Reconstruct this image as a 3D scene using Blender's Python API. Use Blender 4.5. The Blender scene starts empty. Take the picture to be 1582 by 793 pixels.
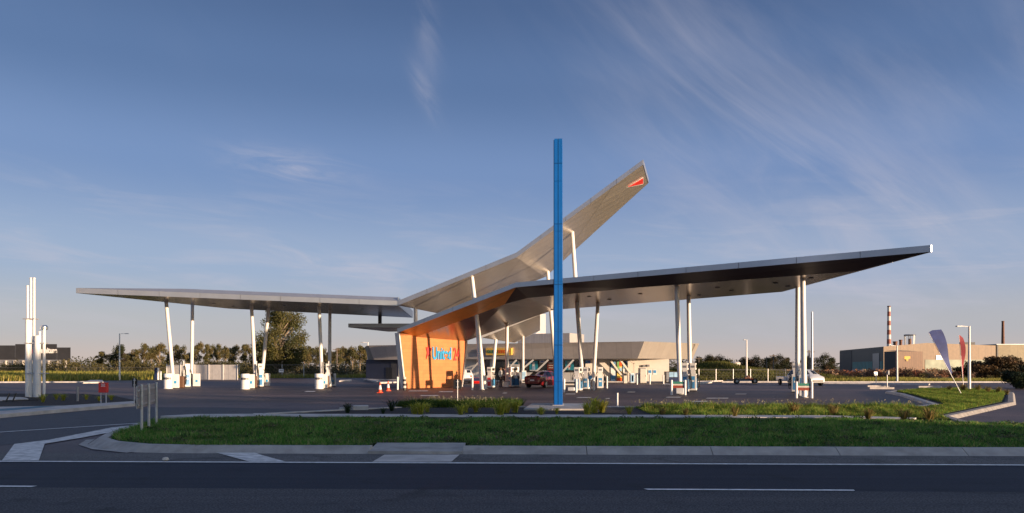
import bpy, math, random
import numpy as np
from mathutils import Vector, Matrix
R = math.radians
rng = random.Random(7)
nrng = np.random.default_rng(11)
scene = bpy.context.scene
COL = scene.collection
F, HC, HOR, CX = 1130.0, 1.85, 566.0, 791.0      # survey of the photograph: focal length (px), eye height (m), horizon row, centre column

def G(px, py):                                    # ground point surveyed from the photograph
    d = HC*F/(py-HOR); return Vector(((px-CX)*d/F, d, 0))
def P(px, py, d):                                 # point at a known distance
    return Vector(((px-CX)*d/F, d, HC+(HOR-py)*d/F))
def hit(px, py, a, b, c):                         # where a sight line meets a surveyed plane
    o = Vector((0, 0, HC)); dr = Vector(((px-CX)/F, 1, (HOR-py)/F))
    n = (Vector(b)-Vector(a)).cross(Vector(c)-Vector(a)); return o+dr*((Vector(a)-o).dot(n)/dr.dot(n))

# ------------------------------------------------------------------ materials
def mat(name, col, rough=.6, metal=0., var=.15, scale=4., bump=0., bscale=60., spec=.5, coat=0., attr=None, vec=(1, 1, 1), detail=5, trans=0.):
    m = bpy.data.materials.new(name); m.use_nodes = True
    nt = m.node_tree; N = nt.nodes; L = nt.links; b = N['Principled BSDF']
    b.inputs['Roughness'].default_value = rough; b.inputs['Metallic'].default_value = metal
    b.inputs['Specular IOR Level'].default_value = spec; b.inputs['Coat Weight'].default_value = coat
    tc = N.new('ShaderNodeTexCoord'); mp = N.new('ShaderNodeMapping'); mp.inputs['Scale'].default_value = vec
    L.new(tc.outputs['Object'], mp.inputs['Vector'])
    n1 = N.new('ShaderNodeTexNoise'); n1.inputs['Scale'].default_value = scale; n1.inputs['Detail'].default_value = detail
    L.new(mp.outputs[0], n1.inputs['Vector'])
    mr = N.new('ShaderNodeMapRange'); mr.inputs['From Min'].default_value = .3; mr.inputs['From Max'].default_value = .7
    mr.inputs['To Min'].default_value = 1-var; mr.inputs['To Max'].default_value = 1+var
    L.new(n1.outputs['Fac'], mr.inputs['Value'])
    mx = N.new('ShaderNodeVectorMath'); mx.operation = 'SCALE'
    if attr:
        a = N.new('ShaderNodeAttribute'); a.attribute_name = attr; L.new(a.outputs['Color'], mx.inputs[0])
    else: mx.inputs[0].default_value = col
    L.new(mr.outputs[0], mx.inputs['Scale']); L.new(mx.outputs[0], b.inputs['Base Color'])
    if bump:
        n2 = N.new('ShaderNodeTexNoise'); n2.inputs['Scale'].default_value = bscale; n2.inputs['Detail'].default_value = 3
        L.new(mp.outputs[0], n2.inputs['Vector'])
        bp = N.new('ShaderNodeBump'); bp.inputs['Strength'].default_value = bump; bp.inputs['Distance'].default_value = .02
        L.new(n2.outputs['Fac'], bp.inputs['Height']); L.new(bp.outputs[0], b.inputs['Normal'])
    if trans:
        b.inputs['Subsurface Weight'].default_value = 0
        t = N.new('ShaderNodeBsdfTranslucent'); L.new(mx.outputs[0], t.inputs['Color'])
        ms = N.new('ShaderNodeMixShader'); ms.inputs[0].default_value = trans
        L.new(b.outputs[0], ms.inputs[1]); L.new(t.outputs[0], ms.inputs[2]); L.new(ms.outputs[0], N['Material Output'].inputs['Surface'])
    return m

def panel_mat(name, col, rot, w, h, rough=.3, metal=.7, seam=.4, var=.08, gap=.006, upright=False, fine=0., spec=.5, offset=0.):
    # cladding panels: brick pattern without stagger, seams slightly darker; upright = pattern on a vertical face
    m = mat(name, col, rough, metal, var, 2., spec=spec)
    nt = m.node_tree; N = nt.nodes; L = nt.links; b = N['Principled BSDF']
    tc = N.new('ShaderNodeTexCoord'); mp = N.new('ShaderNodeMapping')
    mp.inputs['Rotation'].default_value = (0, 0, rot); L.new(tc.outputs['Object'], mp.inputs['Vector'])
    vec = mp.outputs[0]
    if upright:
        sx = N.new('ShaderNodeSeparateXYZ'); L.new(vec, sx.inputs[0]); cb = N.new('ShaderNodeCombineXYZ')
        L.new(sx.outputs['X'], cb.inputs['X']); L.new(sx.outputs['Z'], cb.inputs['Y']); vec = cb.outputs[0]
    br = N.new('ShaderNodeTexBrick'); br.offset = offset; br.inputs['Scale'].default_value = 1
    br.inputs['Brick Width'].default_value = w; br.inputs['Row Height'].default_value = h
    br.inputs['Mortar Size'].default_value = gap; br.inputs['Mortar Smooth'].default_value = .2
    br.inputs['Color1'].default_value = (1, 1, 1, 1); br.inputs['Color2'].default_value = (.9, .9, .9, 1); br.inputs['Mortar'].default_value = (seam, seam, seam, 1)
    L.new(vec, br.inputs['Vector'])
    src = b.inputs['Base Color'].links[0].from_socket
    mm = N.new('ShaderNodeMix'); mm.data_type = 'RGBA'; mm.blend_type = 'MULTIPLY'; mm.inputs['Factor'].default_value = 1
    L.new(src, mm.inputs['A']); L.new(br.outputs['Color'], mm.inputs['B']); L.new(mm.outputs['Result'], b.inputs['Base Color'])
    if fine:
        wv = N.new('ShaderNodeTexWave'); wv.wave_type = 'BANDS'; wv.bands_direction = 'X'; wv.inputs['Scale'].default_value = fine
        L.new(vec, wv.inputs['Vector']); bp = N.new('ShaderNodeBump'); bp.inputs['Strength'].default_value = .35; bp.inputs['Distance'].default_value = .02
        L.new(wv.outputs['Fac'], bp.inputs['Height']); L.new(bp.outputs[0], b.inputs['Normal'])
    return m

def asphalt(name, c1, c2, rough=.75, s=.25, stretch=(.35, 1, 1), spec=.35, speck=1.9):
    m = bpy.data.materials.new(name); m.use_nodes = True
    nt = m.node_tree; N = nt.nodes; L = nt.links; b = N['Principled BSDF']
    tc = N.new('ShaderNodeTexCoord'); mp = N.new('ShaderNodeMapping'); mp.inputs['Scale'].default_value = stretch; L.new(tc.outputs['Object'], mp.inputs['Vector'])
    a = N.new('ShaderNodeTexNoise'); a.inputs['Scale'].default_value = s; a.inputs['Detail'].default_value = 6; a.inputs['Roughness'].default_value = .6; L.new(mp.outputs[0], a.inputs['Vector'])
    cr = N.new('ShaderNodeValToRGB'); cr.color_ramp.elements[0].position = .35; cr.color_ramp.elements[1].position = .65
    cr.color_ramp.elements[0].color = (*c1, 1); cr.color_ramp.elements[1].color = (*c2, 1); L.new(a.outputs['Fac'], cr.inputs[0])
    f = N.new('ShaderNodeTexNoise'); f.inputs['Scale'].default_value = 38; f.inputs['Detail'].default_value = 2; L.new(tc.outputs['Object'], f.inputs['Vector'])
    r2 = N.new('ShaderNodeMapRange'); r2.inputs['From Min'].default_value = .35; r2.inputs['From Max'].default_value = .7; r2.inputs['To Min'].default_value = .55; r2.inputs['To Max'].default_value = speck; L.new(f.outputs['Fac'], r2.inputs['Value'])
    st = N.new('ShaderNodeTexNoise'); st.inputs['Scale'].default_value = .9; st.inputs['Detail'].default_value = 4; st.inputs['Distortion'].default_value = 1.2; L.new(tc.outputs['Object'], st.inputs['Vector'])
    sr = N.new('ShaderNodeMapRange'); sr.inputs['From Min'].default_value = .56; sr.inputs['From Max'].default_value = .70; sr.inputs['To Min'].default_value = 1.; sr.inputs['To Max'].default_value = .6; L.new(st.outputs['Fac'], sr.inputs['Value'])
    ml = N.new('ShaderNodeMath'); ml.operation = 'MULTIPLY'; L.new(r2.outputs[0], ml.inputs[0]); L.new(sr.outputs[0], ml.inputs[1])
    v = N.new('ShaderNodeVectorMath'); v.operation = 'SCALE'; L.new(cr.outputs[0], v.inputs[0]); L.new(ml.outputs[0], v.inputs['Scale']); L.new(v.outputs[0], b.inputs['Base Color'])
    rr = N.new('ShaderNodeMapRange'); rr.inputs['To Min'].default_value = rough-.15; rr.inputs['To Max'].default_value = rough+.15; L.new(a.outputs['Fac'], rr.inputs['Value']); L.new(rr.outputs[0], b.inputs['Roughness'])
    b.inputs['Specular IOR Level'].default_value = spec
    bp = N.new('ShaderNodeBump'); bp.inputs['Strength'].default_value = .5; bp.inputs['Distance'].default_value = .01; L.new(f.outputs['Fac'], bp.inputs['Height']); L.new(bp.outputs[0], b.inputs['Normal'])
    return m

UA = math.atan2(-.61, .79)                       # heading of the front canopy
M = dict(
 road=asphalt('road_asphalt_old', (.038, .038, .044), (.060, .058, .062), .8, 1.2, (.03, 2., 1), .25, 2.4),
 lane=asphalt('road_asphalt_new', (.008, .011, .022), (.014, .017, .030), .7, 1.2, (.015, 2.4, 1), .22),
 shoulder=asphalt('shoulder_asphalt', (.085, .08, .08), (.125, .117, .112), .85, 1., (.3, 1, 1)),
 apron=asphalt('apron_asphalt', (.022, .015, .018), (.125, .088, .086), .58, .2, (.22, 1, 1), .3),
 side=asphalt('side_road_asphalt', (.040, .042, .05), (.06, .06, .068), .7, .5, (.3, 1, 1)),
 paint=mat('road_paint', (.78, .77, .76), .7, 0, .25, 9, .2, 60),
 faded=mat('faded_road_paint', (.62, .60, .58), .8, 0, .35, 5, .2, 60),
 concrete=mat('concrete', (.36, .34, .32), .85, 0, .22, 3, .3, 40),
 kerbshade=mat('kerb_concrete_shaded', (.24, .225, .215), .9, 0, .3, 4, .3, 40),  # kerb concrete darkened to carry the shade along the access road
 concrete2=mat('pale_concrete', (.50, .46, .43), .85, 0, .2, 2, .3, 40),
 mulch=mat('mulch', (.022, .017, .018), .95, 0, .6, 18, 1, 25),
 soil=mat('turf_soil', (.030, .045, .014), .95, 0, .5, 2.5, .8, 20),
 field=mat('field_soil', (.11, .10, .032), .95, 0, .4, .3, .5, 3),
 grass=mat('grass_blades', (.05, .09, .02), .75, 0, .25, .7, attr='Col', trans=.4, spec=.2),
 leaf=mat('leaves', (.06, .07, .02), .7, 0, .2, .4, attr='Col', trans=.2, spec=.25),
 bark=mat('bark', (.22, .17, .12), .9, 0, .4, 3, .5, 12, vec=(1, 1, .3)),
 darkbark=mat('dark_bark', (.07, .05, .04), .9, 0, .4, 3, .5, 12, vec=(1, 1, .3)),
 white=mat('white_paint', (.72, .70, .68), .4, 0, .06, 2),
 column=mat('column_paint', (.66, .64, .62), .38, .0, .05, 1.5),
 fascia=panel_mat('fascia_panel', (.47, .48, .50), UA, 3.2, 30, .34, .75, .5),
 fascia2=mat('fascia_silver', (.47, .48, .50), .34, .75, .06, 1),
 roofm=mat('roof_metal', (.42, .43, .45), .5, .6, .1, 1),
 soffit=panel_mat('soffit_panel', (.235, .165, .125), UA, 6.0, .30, .25, .7, .6, gap=.010),
 soffit_l=panel_mat('left_soffit_panel', (.48, .45, .42), R(4), 3.0, 1.2, .24, .75, .55, gap=.012),
 soffit_w=panel_mat('wing_soffit_panel', (.52, .475, .42), R(-14), 6.0, 1.25, .27, .65, .35, gap=.03),
 strip=panel_mat('orange_panel_brightened', (.90, .36, .075), UA, 2.4, 9, .40, .0, .45, gap=.014),  # orange cladding; colour pushed brighter to stand for sun and bounce light
 bronze=panel_mat('bronze_panel', (.028, .013, .010), UA, 2.4, 9, .42, .0, .6, gap=.014),
 wall=panel_mat('orange_wall_panel', (.56, .205, .07), math.atan2(.79, .61)*-1, 1.2, .30, .45, .0, .78, .07, .014, True),
 blue=panel_mat('blue_panel', (.005, .115, .42), 0, 30, 2.6, .28, .1, .4, .06, .02, True),
 bluedark=mat('blue_edge', (.008, .05, .16), .3, .1, .06, 2),
 red=mat('red_paint', (.60, .03, .022), .4, 0, .08, 3),
 letterblue=mat('letter_blue', (.03, .30, .58), .4, 0, .05, 3),
 letterred=mat('letter_red', (.66, .05, .045), .4, 0, .05, 3),
 black=mat('black_paint', (.012, .012, .014), .5, 0, .2, 3),
 darkgrey=mat('dark_grey', (.05, .05, .055), .5, 0, .2, 3),
 grey=mat('grey_metal', (.30, .30, .31), .45, .6, .1, 5),
 galv=mat('galvanised', (.48, .48, .49), .5, .6, .15, 9, .1, 30),
 wiremesh=mat('wire_mesh', (.16, .155, .15), .5, .4, .15, 5),
 signback=mat('sign_back', (.36, .35, .35), .5, .4, .2, 4, vec=(1, 1, .2)),
 chrome=mat('chrome', (.7, .7, .7), .15, 1, .03, 2),
 rubber=mat('rubber', (.012, .012, .012), .8, 0, .2, 8),
 glass=mat('dark_glass', (.012, .016, .02), .06, 0, .1, 1, spec=.6),
 carred=mat('car_red', (.15, .008, .010), .25, .1, .04, 2, coat=.8),
 carwhite=mat('car_white', (.68, .68, .68), .28, 0, .04, 2, coat=.6),
 lampred=mat('tail_lamp_red', (.45, .01, .008), .2, 0, .05, 4),
 lampclear=mat('headlamp', (.6, .6, .58), .12, .3, .05, 4),
 panelblue=mat('pump_blue', (.06, .25, .50), .4, 0, .08, 4),
 navy=mat('navy', (.014, .028, .09), .45, 0, .12, 3),
 brown=mat('brown_panel', (.12, .06, .035), .5, 0, .1, 4),
 green=mat('green_panel', (.02, .16, .12), .5, 0, .1, 4),
 redbrown=mat('red_brown_panel', (.22, .035, .02), .5, 0, .1, 4),
 cream=mat('cream', (.55, .50, .44), .6, 0, .08, 2),
 orange=mat('orange_plastic', (.75, .10, .015), .5, 0, .08, 5),
 coneorange=mat('cone_orange', (.72, .07, .02), .5, 0, .08, 5),
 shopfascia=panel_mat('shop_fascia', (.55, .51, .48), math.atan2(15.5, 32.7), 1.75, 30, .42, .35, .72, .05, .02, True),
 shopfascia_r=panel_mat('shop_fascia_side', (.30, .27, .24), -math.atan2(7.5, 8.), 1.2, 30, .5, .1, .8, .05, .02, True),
 shopwall=mat('shop_wall', (.60, .55, .49), .6, 0, .07, 1),
 shoppanel=panel_mat('shop_panel', (.74, .71, .66), math.atan2(15.5, 32.7), 1.6, 30, .5, 0, .5, .05, .03, True),
 shopdark=mat('shop_dark_wall', (.022, .028, .055), .5, 0, .15, 1),  # dark navy paint, with the shade of the recess in the colour
 screen=panel_mat('plant_screen', (.42, .39, .37), math.atan2(15.5, 32.7), .22, 30, .5, .3, .75, .05, .02, True),
 yellow=mat('sign_yellow', (.80, .50, .10), .4, 0, .05, 2),
 teal=mat('poster_teal', (.03, .30, .40), .35, 0, .1, 2),
 poster=mat('poster_white', (.74, .74, .73), .35, 0, .1, 3),
 postblue=mat('poster_blue', (.05, .12, .40), .35, 0, .2, 2),
 postlight=mat('poster_light_blue', (.32, .52, .72), .35, 0, .3, 1.5),
 postyellow=mat('poster_yellow', (.75, .55, .12), .35, 0, .2, 2),
 postgreen=mat('poster_green', (.20, .42, .16), .35, 0, .3, 2),
 fencewhite=panel_mat('sheet_fence', (.55, .52, .50), 0, 2.4, 30, .55, .1, .7, .08, .04, True, 14),
 factory=panel_mat('factory_sheet', (.15, .098, .06), 0, 1.5, 30, .55, .1, .72, .12, .05, True, 3),
 factory2=panel_mat('factory_sheet_pale', (.20, .165, .10), 0, 1.5, 30, .55, .1, .8, .1, .05, True, 3),
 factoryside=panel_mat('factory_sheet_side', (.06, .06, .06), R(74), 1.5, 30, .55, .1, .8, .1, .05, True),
 shed=panel_mat('shed_sheet', (.13, .075, .05), 0, .5, 30, .55, .1, .6, .12, .05, True),
 teal2=mat('faded_teal', (.06, .20, .19), .6, 0, .3, .8),
 greenwhite=mat('faded_green_white', (.30, .33, .26), .7, 0, .25, .7),
 charcoal=mat('charcoal_cladding', (.026, .026, .030), .6, 0, .2, .3),
 skin=mat('skin', (.42, .22, .14), .55, 0, .08, 4),
 cloth_w=mat('shirt_white', (.55, .54, .54), .8, 0, .1, 8),
 cloth_b=mat('shirt_blue_grey', (.20, .25, .34), .8, 0, .1, 8),
 cloth_d=mat('trousers_dark', (.02, .02, .026), .8, 0, .2, 8),
 hair=mat('hair', (.03, .018, .012), .6, 0, .2, 20),
 tactile=mat('blue_green_paving', (.05, .16, .22), .7, 0, .15, 3),
 flagblue=mat('flag_blue', (.03, .05, .19), .7, 0, .25, 2, trans=.12),
 flagred=mat('flag_red', (.22, .008, .022), .7, 0, .15, 2, trans=.1),
 chimred=mat('chimney_red', (.30, .10, .07), .7, 0, .15, .3),
 chimwhite=mat('chimney_white', (.66, .60, .55), .7, 0, .1, .3),
 rust=mat('rust', (.15, .07, .045), .7, .3, .4, 3),
 timber=mat('timber_pole', (.14, .11, .09), .85, 0, .3, 2),
 warehouse=mat('shade_block_sheet', (.30, .30, .29), .6, .1, .1, .5),
)

# ------------------------------------------------------------------ mesh helpers
ROOT = {}
def off_of(parent):
    o = Vector((0, 0, 0)); p = parent
    while p is not None: o = o+Vector(p.location); p = p.parent
    return o

class MB:
    def __init__(s): s.v = []; s.f = []; s.m = []
    def face(s, pts, m=0):
        b = len(s.v); s.v += [tuple(p) for p in pts]; s.f.append(tuple(range(b, b+len(pts)))); s.m.append(m)
    def mesh(s, vs, fs, m=0):
        b = len(s.v); s.v += [tuple(p) for p in vs]
        for f in fs: s.f.append(tuple(b+i for i in f)); s.m.append(m)
    def box(s, c, d, rz=0, m=0, rx=0, taper=1.):
        mt = Matrix.Translation(c) @ Matrix.Rotation(rz, 4, 'Z') @ Matrix.Rotation(rx, 4, 'X'); x, y, z = d[0]/2, d[1]/2, d[2]/2
        vs = [mt @ Vector((a*x*(taper if k > 0 else 1), b*y*(taper if k > 0 else 1), k*z)) for k in (-1, 1) for a, b in ((-1, -1), (1, -1), (1, 1), (-1, 1))]
        s.mesh(vs, [(3, 2, 1, 0), (4, 5, 6, 7), (0, 1, 5, 4), (1, 2, 6, 5), (2, 3, 7, 6), (3, 0, 4, 7)], m)
    def bar(s, p0, p1, w, h, m=0, up=Vector((0, 0, 1))):
        p0, p1 = Vector(p0), Vector(p1); d = (p1-p0).normalized(); a = d.cross(up)
        if a.length < 1e-4: a = Vector((1, 0, 0))
        a.normalize(); b = a.cross(d)
        vs = [q+a*i*w/2+b*j*h/2 for q in (p0, p1) for i, j in ((-1, -1), (1, -1), (1, 1), (-1, 1))]
        s.mesh(vs, [(3, 2, 1, 0), (4, 5, 6, 7), (0, 1, 5, 4), (1, 2, 6, 5), (2, 3, 7, 6), (3, 0, 4, 7)], m)
    def tube(s, pts, rad, n=12, m=0):
        pts = [Vector(p) for p in pts]
        if not hasattr(rad, '__len__'): rad = [rad]*len(pts)
        vs = []; fs = []
        for i, p in enumerate(pts):
            d = (pts[min(i+1, len(pts)-1)]-pts[max(i-1, 0)]).normalized()
            a = d.cross(Vector((0, 0, 1)) if abs(d.z) < .9 else Vector((1, 0, 0))).normalized(); b = d.cross(a)
            vs += [p+(a*math.cos(t)+b*math.sin(t))*rad[i] for t in (2*math.pi*k/n for k in range(n))]
        for i in range(len(pts)-1):
            for k in range(n): fs.append((i*n+k, i*n+(k+1) % n, (i+1)*n+(k+1) % n, (i+1)*n+k))
        fs.append(tuple(range(n-1, -1, -1))); fs.append(tuple(range((len(pts)-1)*n, len(pts)*n)))
        s.mesh(vs, fs, m)
    def prism(s, poly, z0, z1, m=0, mtop=None):
        n = len(poly); lo = [(p[0], p[1], z0) for p in poly]; hi = [(p[0], p[1], z1) for p in poly]
        area = sum(poly[i][0]*poly[(i+1) % n][1]-poly[(i+1) % n][0]*poly[i][1] for i in range(n))
        if area < 0: lo.reverse(); hi.reverse()
        s.mesh(hi, [tuple(range(n))], m if mtop is None else mtop); s.mesh(lo, [tuple(reversed(range(n)))], m)
        for i in range(n): s.face([lo[i], lo[(i+1) % n], hi[(i+1) % n], hi[i]], m)
    def slab(s, pts, t, m=0):                       # polygon in 3-D given thickness along its normal
        pts = [Vector(p) for p in pts]; n = (pts[1]-pts[0]).cross(pts[2]-pts[0]).normalized(); q = [p-n*t for p in pts]
        s.face(pts, m); s.face(list(reversed(q)), m)
        for i in range(len(pts)): j = (i+1) % len(pts); s.face([pts[j], pts[i], q[i], q[j]], m)
    def lathe(s, prof, c=(0, 0, 0), n=20, m=0):
        vs = []; fs = []
        for r, z in prof: vs += [(c[0]+r*math.cos(2*math.pi*k/n), c[1]+r*math.sin(2*math.pi*k/n), c[2]+z) for k in range(n)]
        for i in range(len(prof)-1):
            for k in range(n): fs.append((i*n+k, i*n+(k+1) % n, (i+1)*n+(k+1) % n, (i+1)*n+k))
        fs.append(tuple(reversed(range(n)))); fs.append(tuple(range((len(prof)-1)*n, len(prof)*n)))
        s.mesh(vs, fs, m)
    def build(s, name, mats, parent=None, smooth=False, bevel=0.):
        me = bpy.data.meshes.new(name); o = off_of(parent)
        me.from_pydata([(x-o.x, y-o.y, z-o.z) for x, y, z in s.v], [], s.f)
        if not isinstance(mats, (list, tuple)): mats = [mats]
        for q in mats: me.materials.append(q)
        me.polygons.foreach_set('material_index', s.m)
        me.update()
        ob = bpy.data.objects.new(name, me); COL.objects.link(ob)
        if parent: ob.parent = parent
        if smooth:
            me.polygons.foreach_set('use_smooth', [True]*len(me.polygons))
            try: me.set_sharp_from_angle(angle=R(38))
            except Exception: pass
        if bevel:
            md = ob.modifiers.new('Bevel', 'BEVEL'); md.width = bevel; md.segments = 2; md.limit_method = 'ANGLE'
        return ob

def tag(o, label, cat, group=None):
    o['label'] = label; o['category'] = cat
    if group: o['group'] = group
    return o
def thing(name, label, cat, loc=(0, 0, 0), rz=0, group=None):
    o = bpy.data.objects.new(name, None); COL.objects.link(o); o.location = loc; o.rotation_euler = (0, 0, rz); o.empty_display_size = .3
    return tag(o, label, cat, group)
def struct(o, kind='structure', label=None):
    o['kind'] = kind
    if label: o['label'] = label
    return o
def copy_tree(o, loc=None, rz=None, label=None, parent=None, scale=None):
    c = o.copy(); COL.objects.link(c); c.parent = parent
    if loc is not None: c.location = loc
    if rz is not None: c.rotation_euler = (0, 0, rz)
    if scale is not None: c.scale = scale
    if label: c['label'] = label
    for ch in list(o.children): copy_tree(ch, parent=c)
    return c
def place(o, loc, rz=0, scale=None):
    o.location = loc; o.rotation_euler = (0, 0, rz)
    if scale: o.scale = scale
def np_mesh(name, V, T, cols, m, parent=None):
    me = bpy.data.meshes.new(name); V = np.asarray(V, dtype=np.float32); T = np.asarray(T, dtype=np.int32)
    k = T.shape[1]
    me.vertices.add(len(V)); me.vertices.foreach_set('co', V.ravel())
    me.loops.add(T.size); me.loops.foreach_set('vertex_index', T.ravel())
    me.polygons.add(len(T)); me.polygons.foreach_set('loop_start', np.arange(0, T.size, k, dtype=np.int32))
    me.update(calc_edges=True)
    at = me.attributes.new('Col', 'FLOAT_COLOR', 'POINT')
    at.data.foreach_set('color', np.concatenate([cols, np.ones((len(V), 1))], 1).astype(np.float32).ravel())
    me.materials.append(m); ob = bpy.data.objects.new(name, me); COL.objects.link(ob)
    if parent: ob.parent = parent
    return ob
def text(name, s, mats, parent, mtx, w, h, depth=.03, bold=.018):
    # lettering fitted into a w x h rectangle; mtx takes local x (right), y (up), z (out) to the world
    cu = bpy.data.curves.new(name, 'FONT'); cu.body = s; cu.extrude = .02; cu.offset = bold
    ob = bpy.data.objects.new(name, cu); COL.objects.link(ob); bpy.context.view_layer.update()
    me = bpy.data.meshes.new_from_object(ob.evaluated_get(bpy.context.evaluated_depsgraph_get()))
    bpy.data.objects.remove(ob); me.name = name
    co = np.array([v.co[:] for v in me.vertices]); lo = co.min(0); hi = co.max(0)
    o = off_of(parent)
    for v in me.vertices:
        q = Vector(((v.co.x-lo[0])/(hi[0]-lo[0])*w, (v.co.y-lo[1])/(hi[1]-lo[1])*h, (v.co.z-lo[2])/(hi[2]-lo[2])*depth))
        v.co = mtx @ q - o
    me.materials.clear()
    for q in (mats if isinstance(mats, (list, tuple)) else [mats]): me.materials.append(q)
    n = bpy.data.objects.new(name, me); COL.objects.link(n); n.parent = parent
    return n
def frame(o, x, y):
    x = Vector(x).normalized(); y = Vector(y); y = (y-x*y.dot(x)).normalized(); z = x.cross(y)
    return Matrix(((x.x, y.x, z.x, o[0]), (x.y, y.y, z.y, o[1]), (x.z, y.z, z.z, o[2]), (0, 0, 0, 1)))

# ------------------------------------------------------------------ world, sun, camera
A_SUN, E_SUN = R(34), R(4.5)
TS = Vector((math.cos(A_SUN)*math.cos(E_SUN), -math.sin(A_SUN)*math.cos(E_SUN), math.sin(E_SUN)))
w = bpy.data.worlds.new('World'); scene.world = w; w.use_nodes = True
nt = w.node_tree; N = nt.nodes; L = nt.links; bg = N['Background']
sky = N.new('ShaderNodeTexSky'); sky.sky_type = 'NISHITA'; sky.sun_disc = False
sky.sun_elevation = E_SUN; sky.sun_rotation = math.atan2(TS.x, TS.y); sky.air_density = 1.0; sky.dust_density = .6; sky.ozone_density = 2.2; sky.altitude = 50
tc = N.new('ShaderNodeTexCoord')
sp = N.new('ShaderNodeSeparateXYZ'); L.new(tc.outputs['Generated'], sp.inputs[0])
def mth(op, a, b=None, c=None):
    n = N.new('ShaderNodeMath'); n.operation = op
    for i, q in enumerate((a, b, c)):
        if q is None: continue
        if isinstance(q, (int, float)): n.inputs[i].default_value = q
        else: L.new(q, n.inputs[i])
    return n.outputs[0]
def rampf(src, a, b, hi=1., lo=0.):
    r = N.new('ShaderNodeMapRange'); r.interpolation_type = 'SMOOTHSTEP'; r.inputs['From Min'].default_value = a; r.inputs['From Max'].default_value = b; r.inputs['To Min'].default_value = lo; r.inputs['To Max'].default_value = hi; L.new(src, r.inputs['Value']); return r.outputs[0]
# evening air: rosy grey at the horizon passing to blue overhead, giving way to the physical sky towards the sun
cr = N.new('ShaderNodeValToRGB'); cr.color_ramp.interpolation = 'EASE'
AIR = [(0., (1.58, 1.34, 1.30)), (.05, (1.24, 1.24, 1.40)), (.13, (.88, 1.10, 1.60)), (.25, (.48, .73, 1.36)), (.36, (.28, .47, .96)), (.46, (.19, .33, .72)), (.62, (.34, .48, .90)), (1., (.74, .84, 1.22))]
while len(cr.color_ramp.elements) < len(AIR): cr.color_ramp.elements.new(.5)
for e_, (p_, c_) in zip(cr.color_ramp.elements, AIR): e_.position = p_; e_.color = (*[x/2 for x in c_], 1)
L.new(sp.outputs['Z'], cr.inputs[0])
air = N.new('ShaderNodeVectorMath'); air.operation = 'SCALE'; air.inputs['Scale'].default_value = 2.; L.new(cr.outputs[0], air.inputs[0])
dt = N.new('ShaderNodeVectorMath'); dt.operation = 'DOT_PRODUCT'; dt.inputs[1].default_value = TS; L.new(tc.outputs['Generated'], dt.inputs[0])
mxa = N.new('ShaderNodeMix'); mxa.data_type = 'RGBA'; L.new(rampf(dt.outputs['Value'], .25, .95, .25, .92), mxa.inputs['Factor']); L.new(sky.outputs[0], mxa.inputs['A']); L.new(air.outputs[0], mxa.inputs['B'])
# thin cirrus laid out by azimuth and elevation
az = mth('ARCTAN2', sp.outputs['X'], sp.outputs['Y']); el = mth('ARCSINE', sp.outputs['Z'])
cb = N.new('ShaderNodeCombineXYZ'); L.new(az, cb.inputs['X']); L.new(el, cb.inputs['Y'])
def streaks(rot, sc, loc, det=8, dist=.6):
    m0 = N.new('ShaderNodeMapping'); m0.inputs['Rotation'].default_value = (0, 0, rot); L.new(cb.outputs[0], m0.inputs['Vector'])
    mp = N.new('ShaderNodeMapping'); mp.inputs['Scale'].default_value = sc; mp.inputs['Location'].default_value = loc; L.new(m0.outputs[0], mp.inputs['Vector'])
    c1 = N.new('ShaderNodeTexNoise'); c1.inputs['Scale'].default_value = 1.0; c1.inputs['Detail'].default_value = det; c1.inputs['Roughness'].default_value = .6; c1.inputs['Distortion'].default_value = dist; L.new(mp.outputs[0], c1.inputs['Vector']); return c1.outputs['Fac']
c2 = streaks(0, (2.2, 3.2, 1), (4.4, 1.3, 0), 2, 0)
cl = mth('MULTIPLY', rampf(streaks(R(42), (1.8, 7., 1), (.7, 3.4, 0), 7, .8), .38, .86), mth('MULTIPLY', rampf(c2, .28, .72), rampf(az, -.15, .45, 1., .12)))
low = mth('MULTIPLY', rampf(streaks(R(4), (5., 34., 1), (1.2, .3, 0)), .46, .74), mth('MULTIPLY', rampf(el, .01, .08), rampf(el, .28, .12)))
cl = mth('ADD', mth('MULTIPLY', cl, .42), mth('MULTIPLY', low, .38))
def wisp(az0, el0, sa, se, tilt, k):
    da = mth('SUBTRACT', az, az0); de = mth('SUBTRACT', el, el0); c, s = math.cos(tilt), math.sin(tilt)
    a = mth('ADD', mth('MULTIPLY', da, c/sa), mth('MULTIPLY', de, s/sa)); b = mth('ADD', mth('MULTIPLY', da, -s/se), mth('MULTIPLY', de, c/se))
    q = mth('ADD', mth('MULTIPLY', a, a), mth('MULTIPLY', b, b)); return mth('MULTIPLY', mth('EXPONENT', mth('MULTIPLY', q, -1.)), k)
nz = rampf(streaks(R(58), (7, 26, 1), (3, 5, 0), 7, 1.0), .33, .74); nz3 = rampf(streaks(R(42), (3.2, 15, 1), (2, 7, 0), 7, .9), .34, .78)
nz2 = rampf(streaks(R(6), (9, 40, 1), (1, 2, 0), 7, .8), .36, .70)
for w_, q in ((wisp(-.118, .355, .034, .011, R(-62), .30), nz), (wisp(-.115, .42, .06, .016, R(-86), .18), nz), (wisp(-.29, .255, .07, .018, R(-5), .55), nz2), (wisp(-.22, .135, .11, .016, R(-10), .6), nz2), (wisp(-.13, .11, .09, .012, R(6), .45), nz2), (wisp(.34, .27, .26, .11, R(-42), .27), nz3), (wisp(.50, .16, .22, .06, R(-20), .3), nz3)):
    cl = mth('ADD', cl, mth('MULTIPLY', w_, q))
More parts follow.
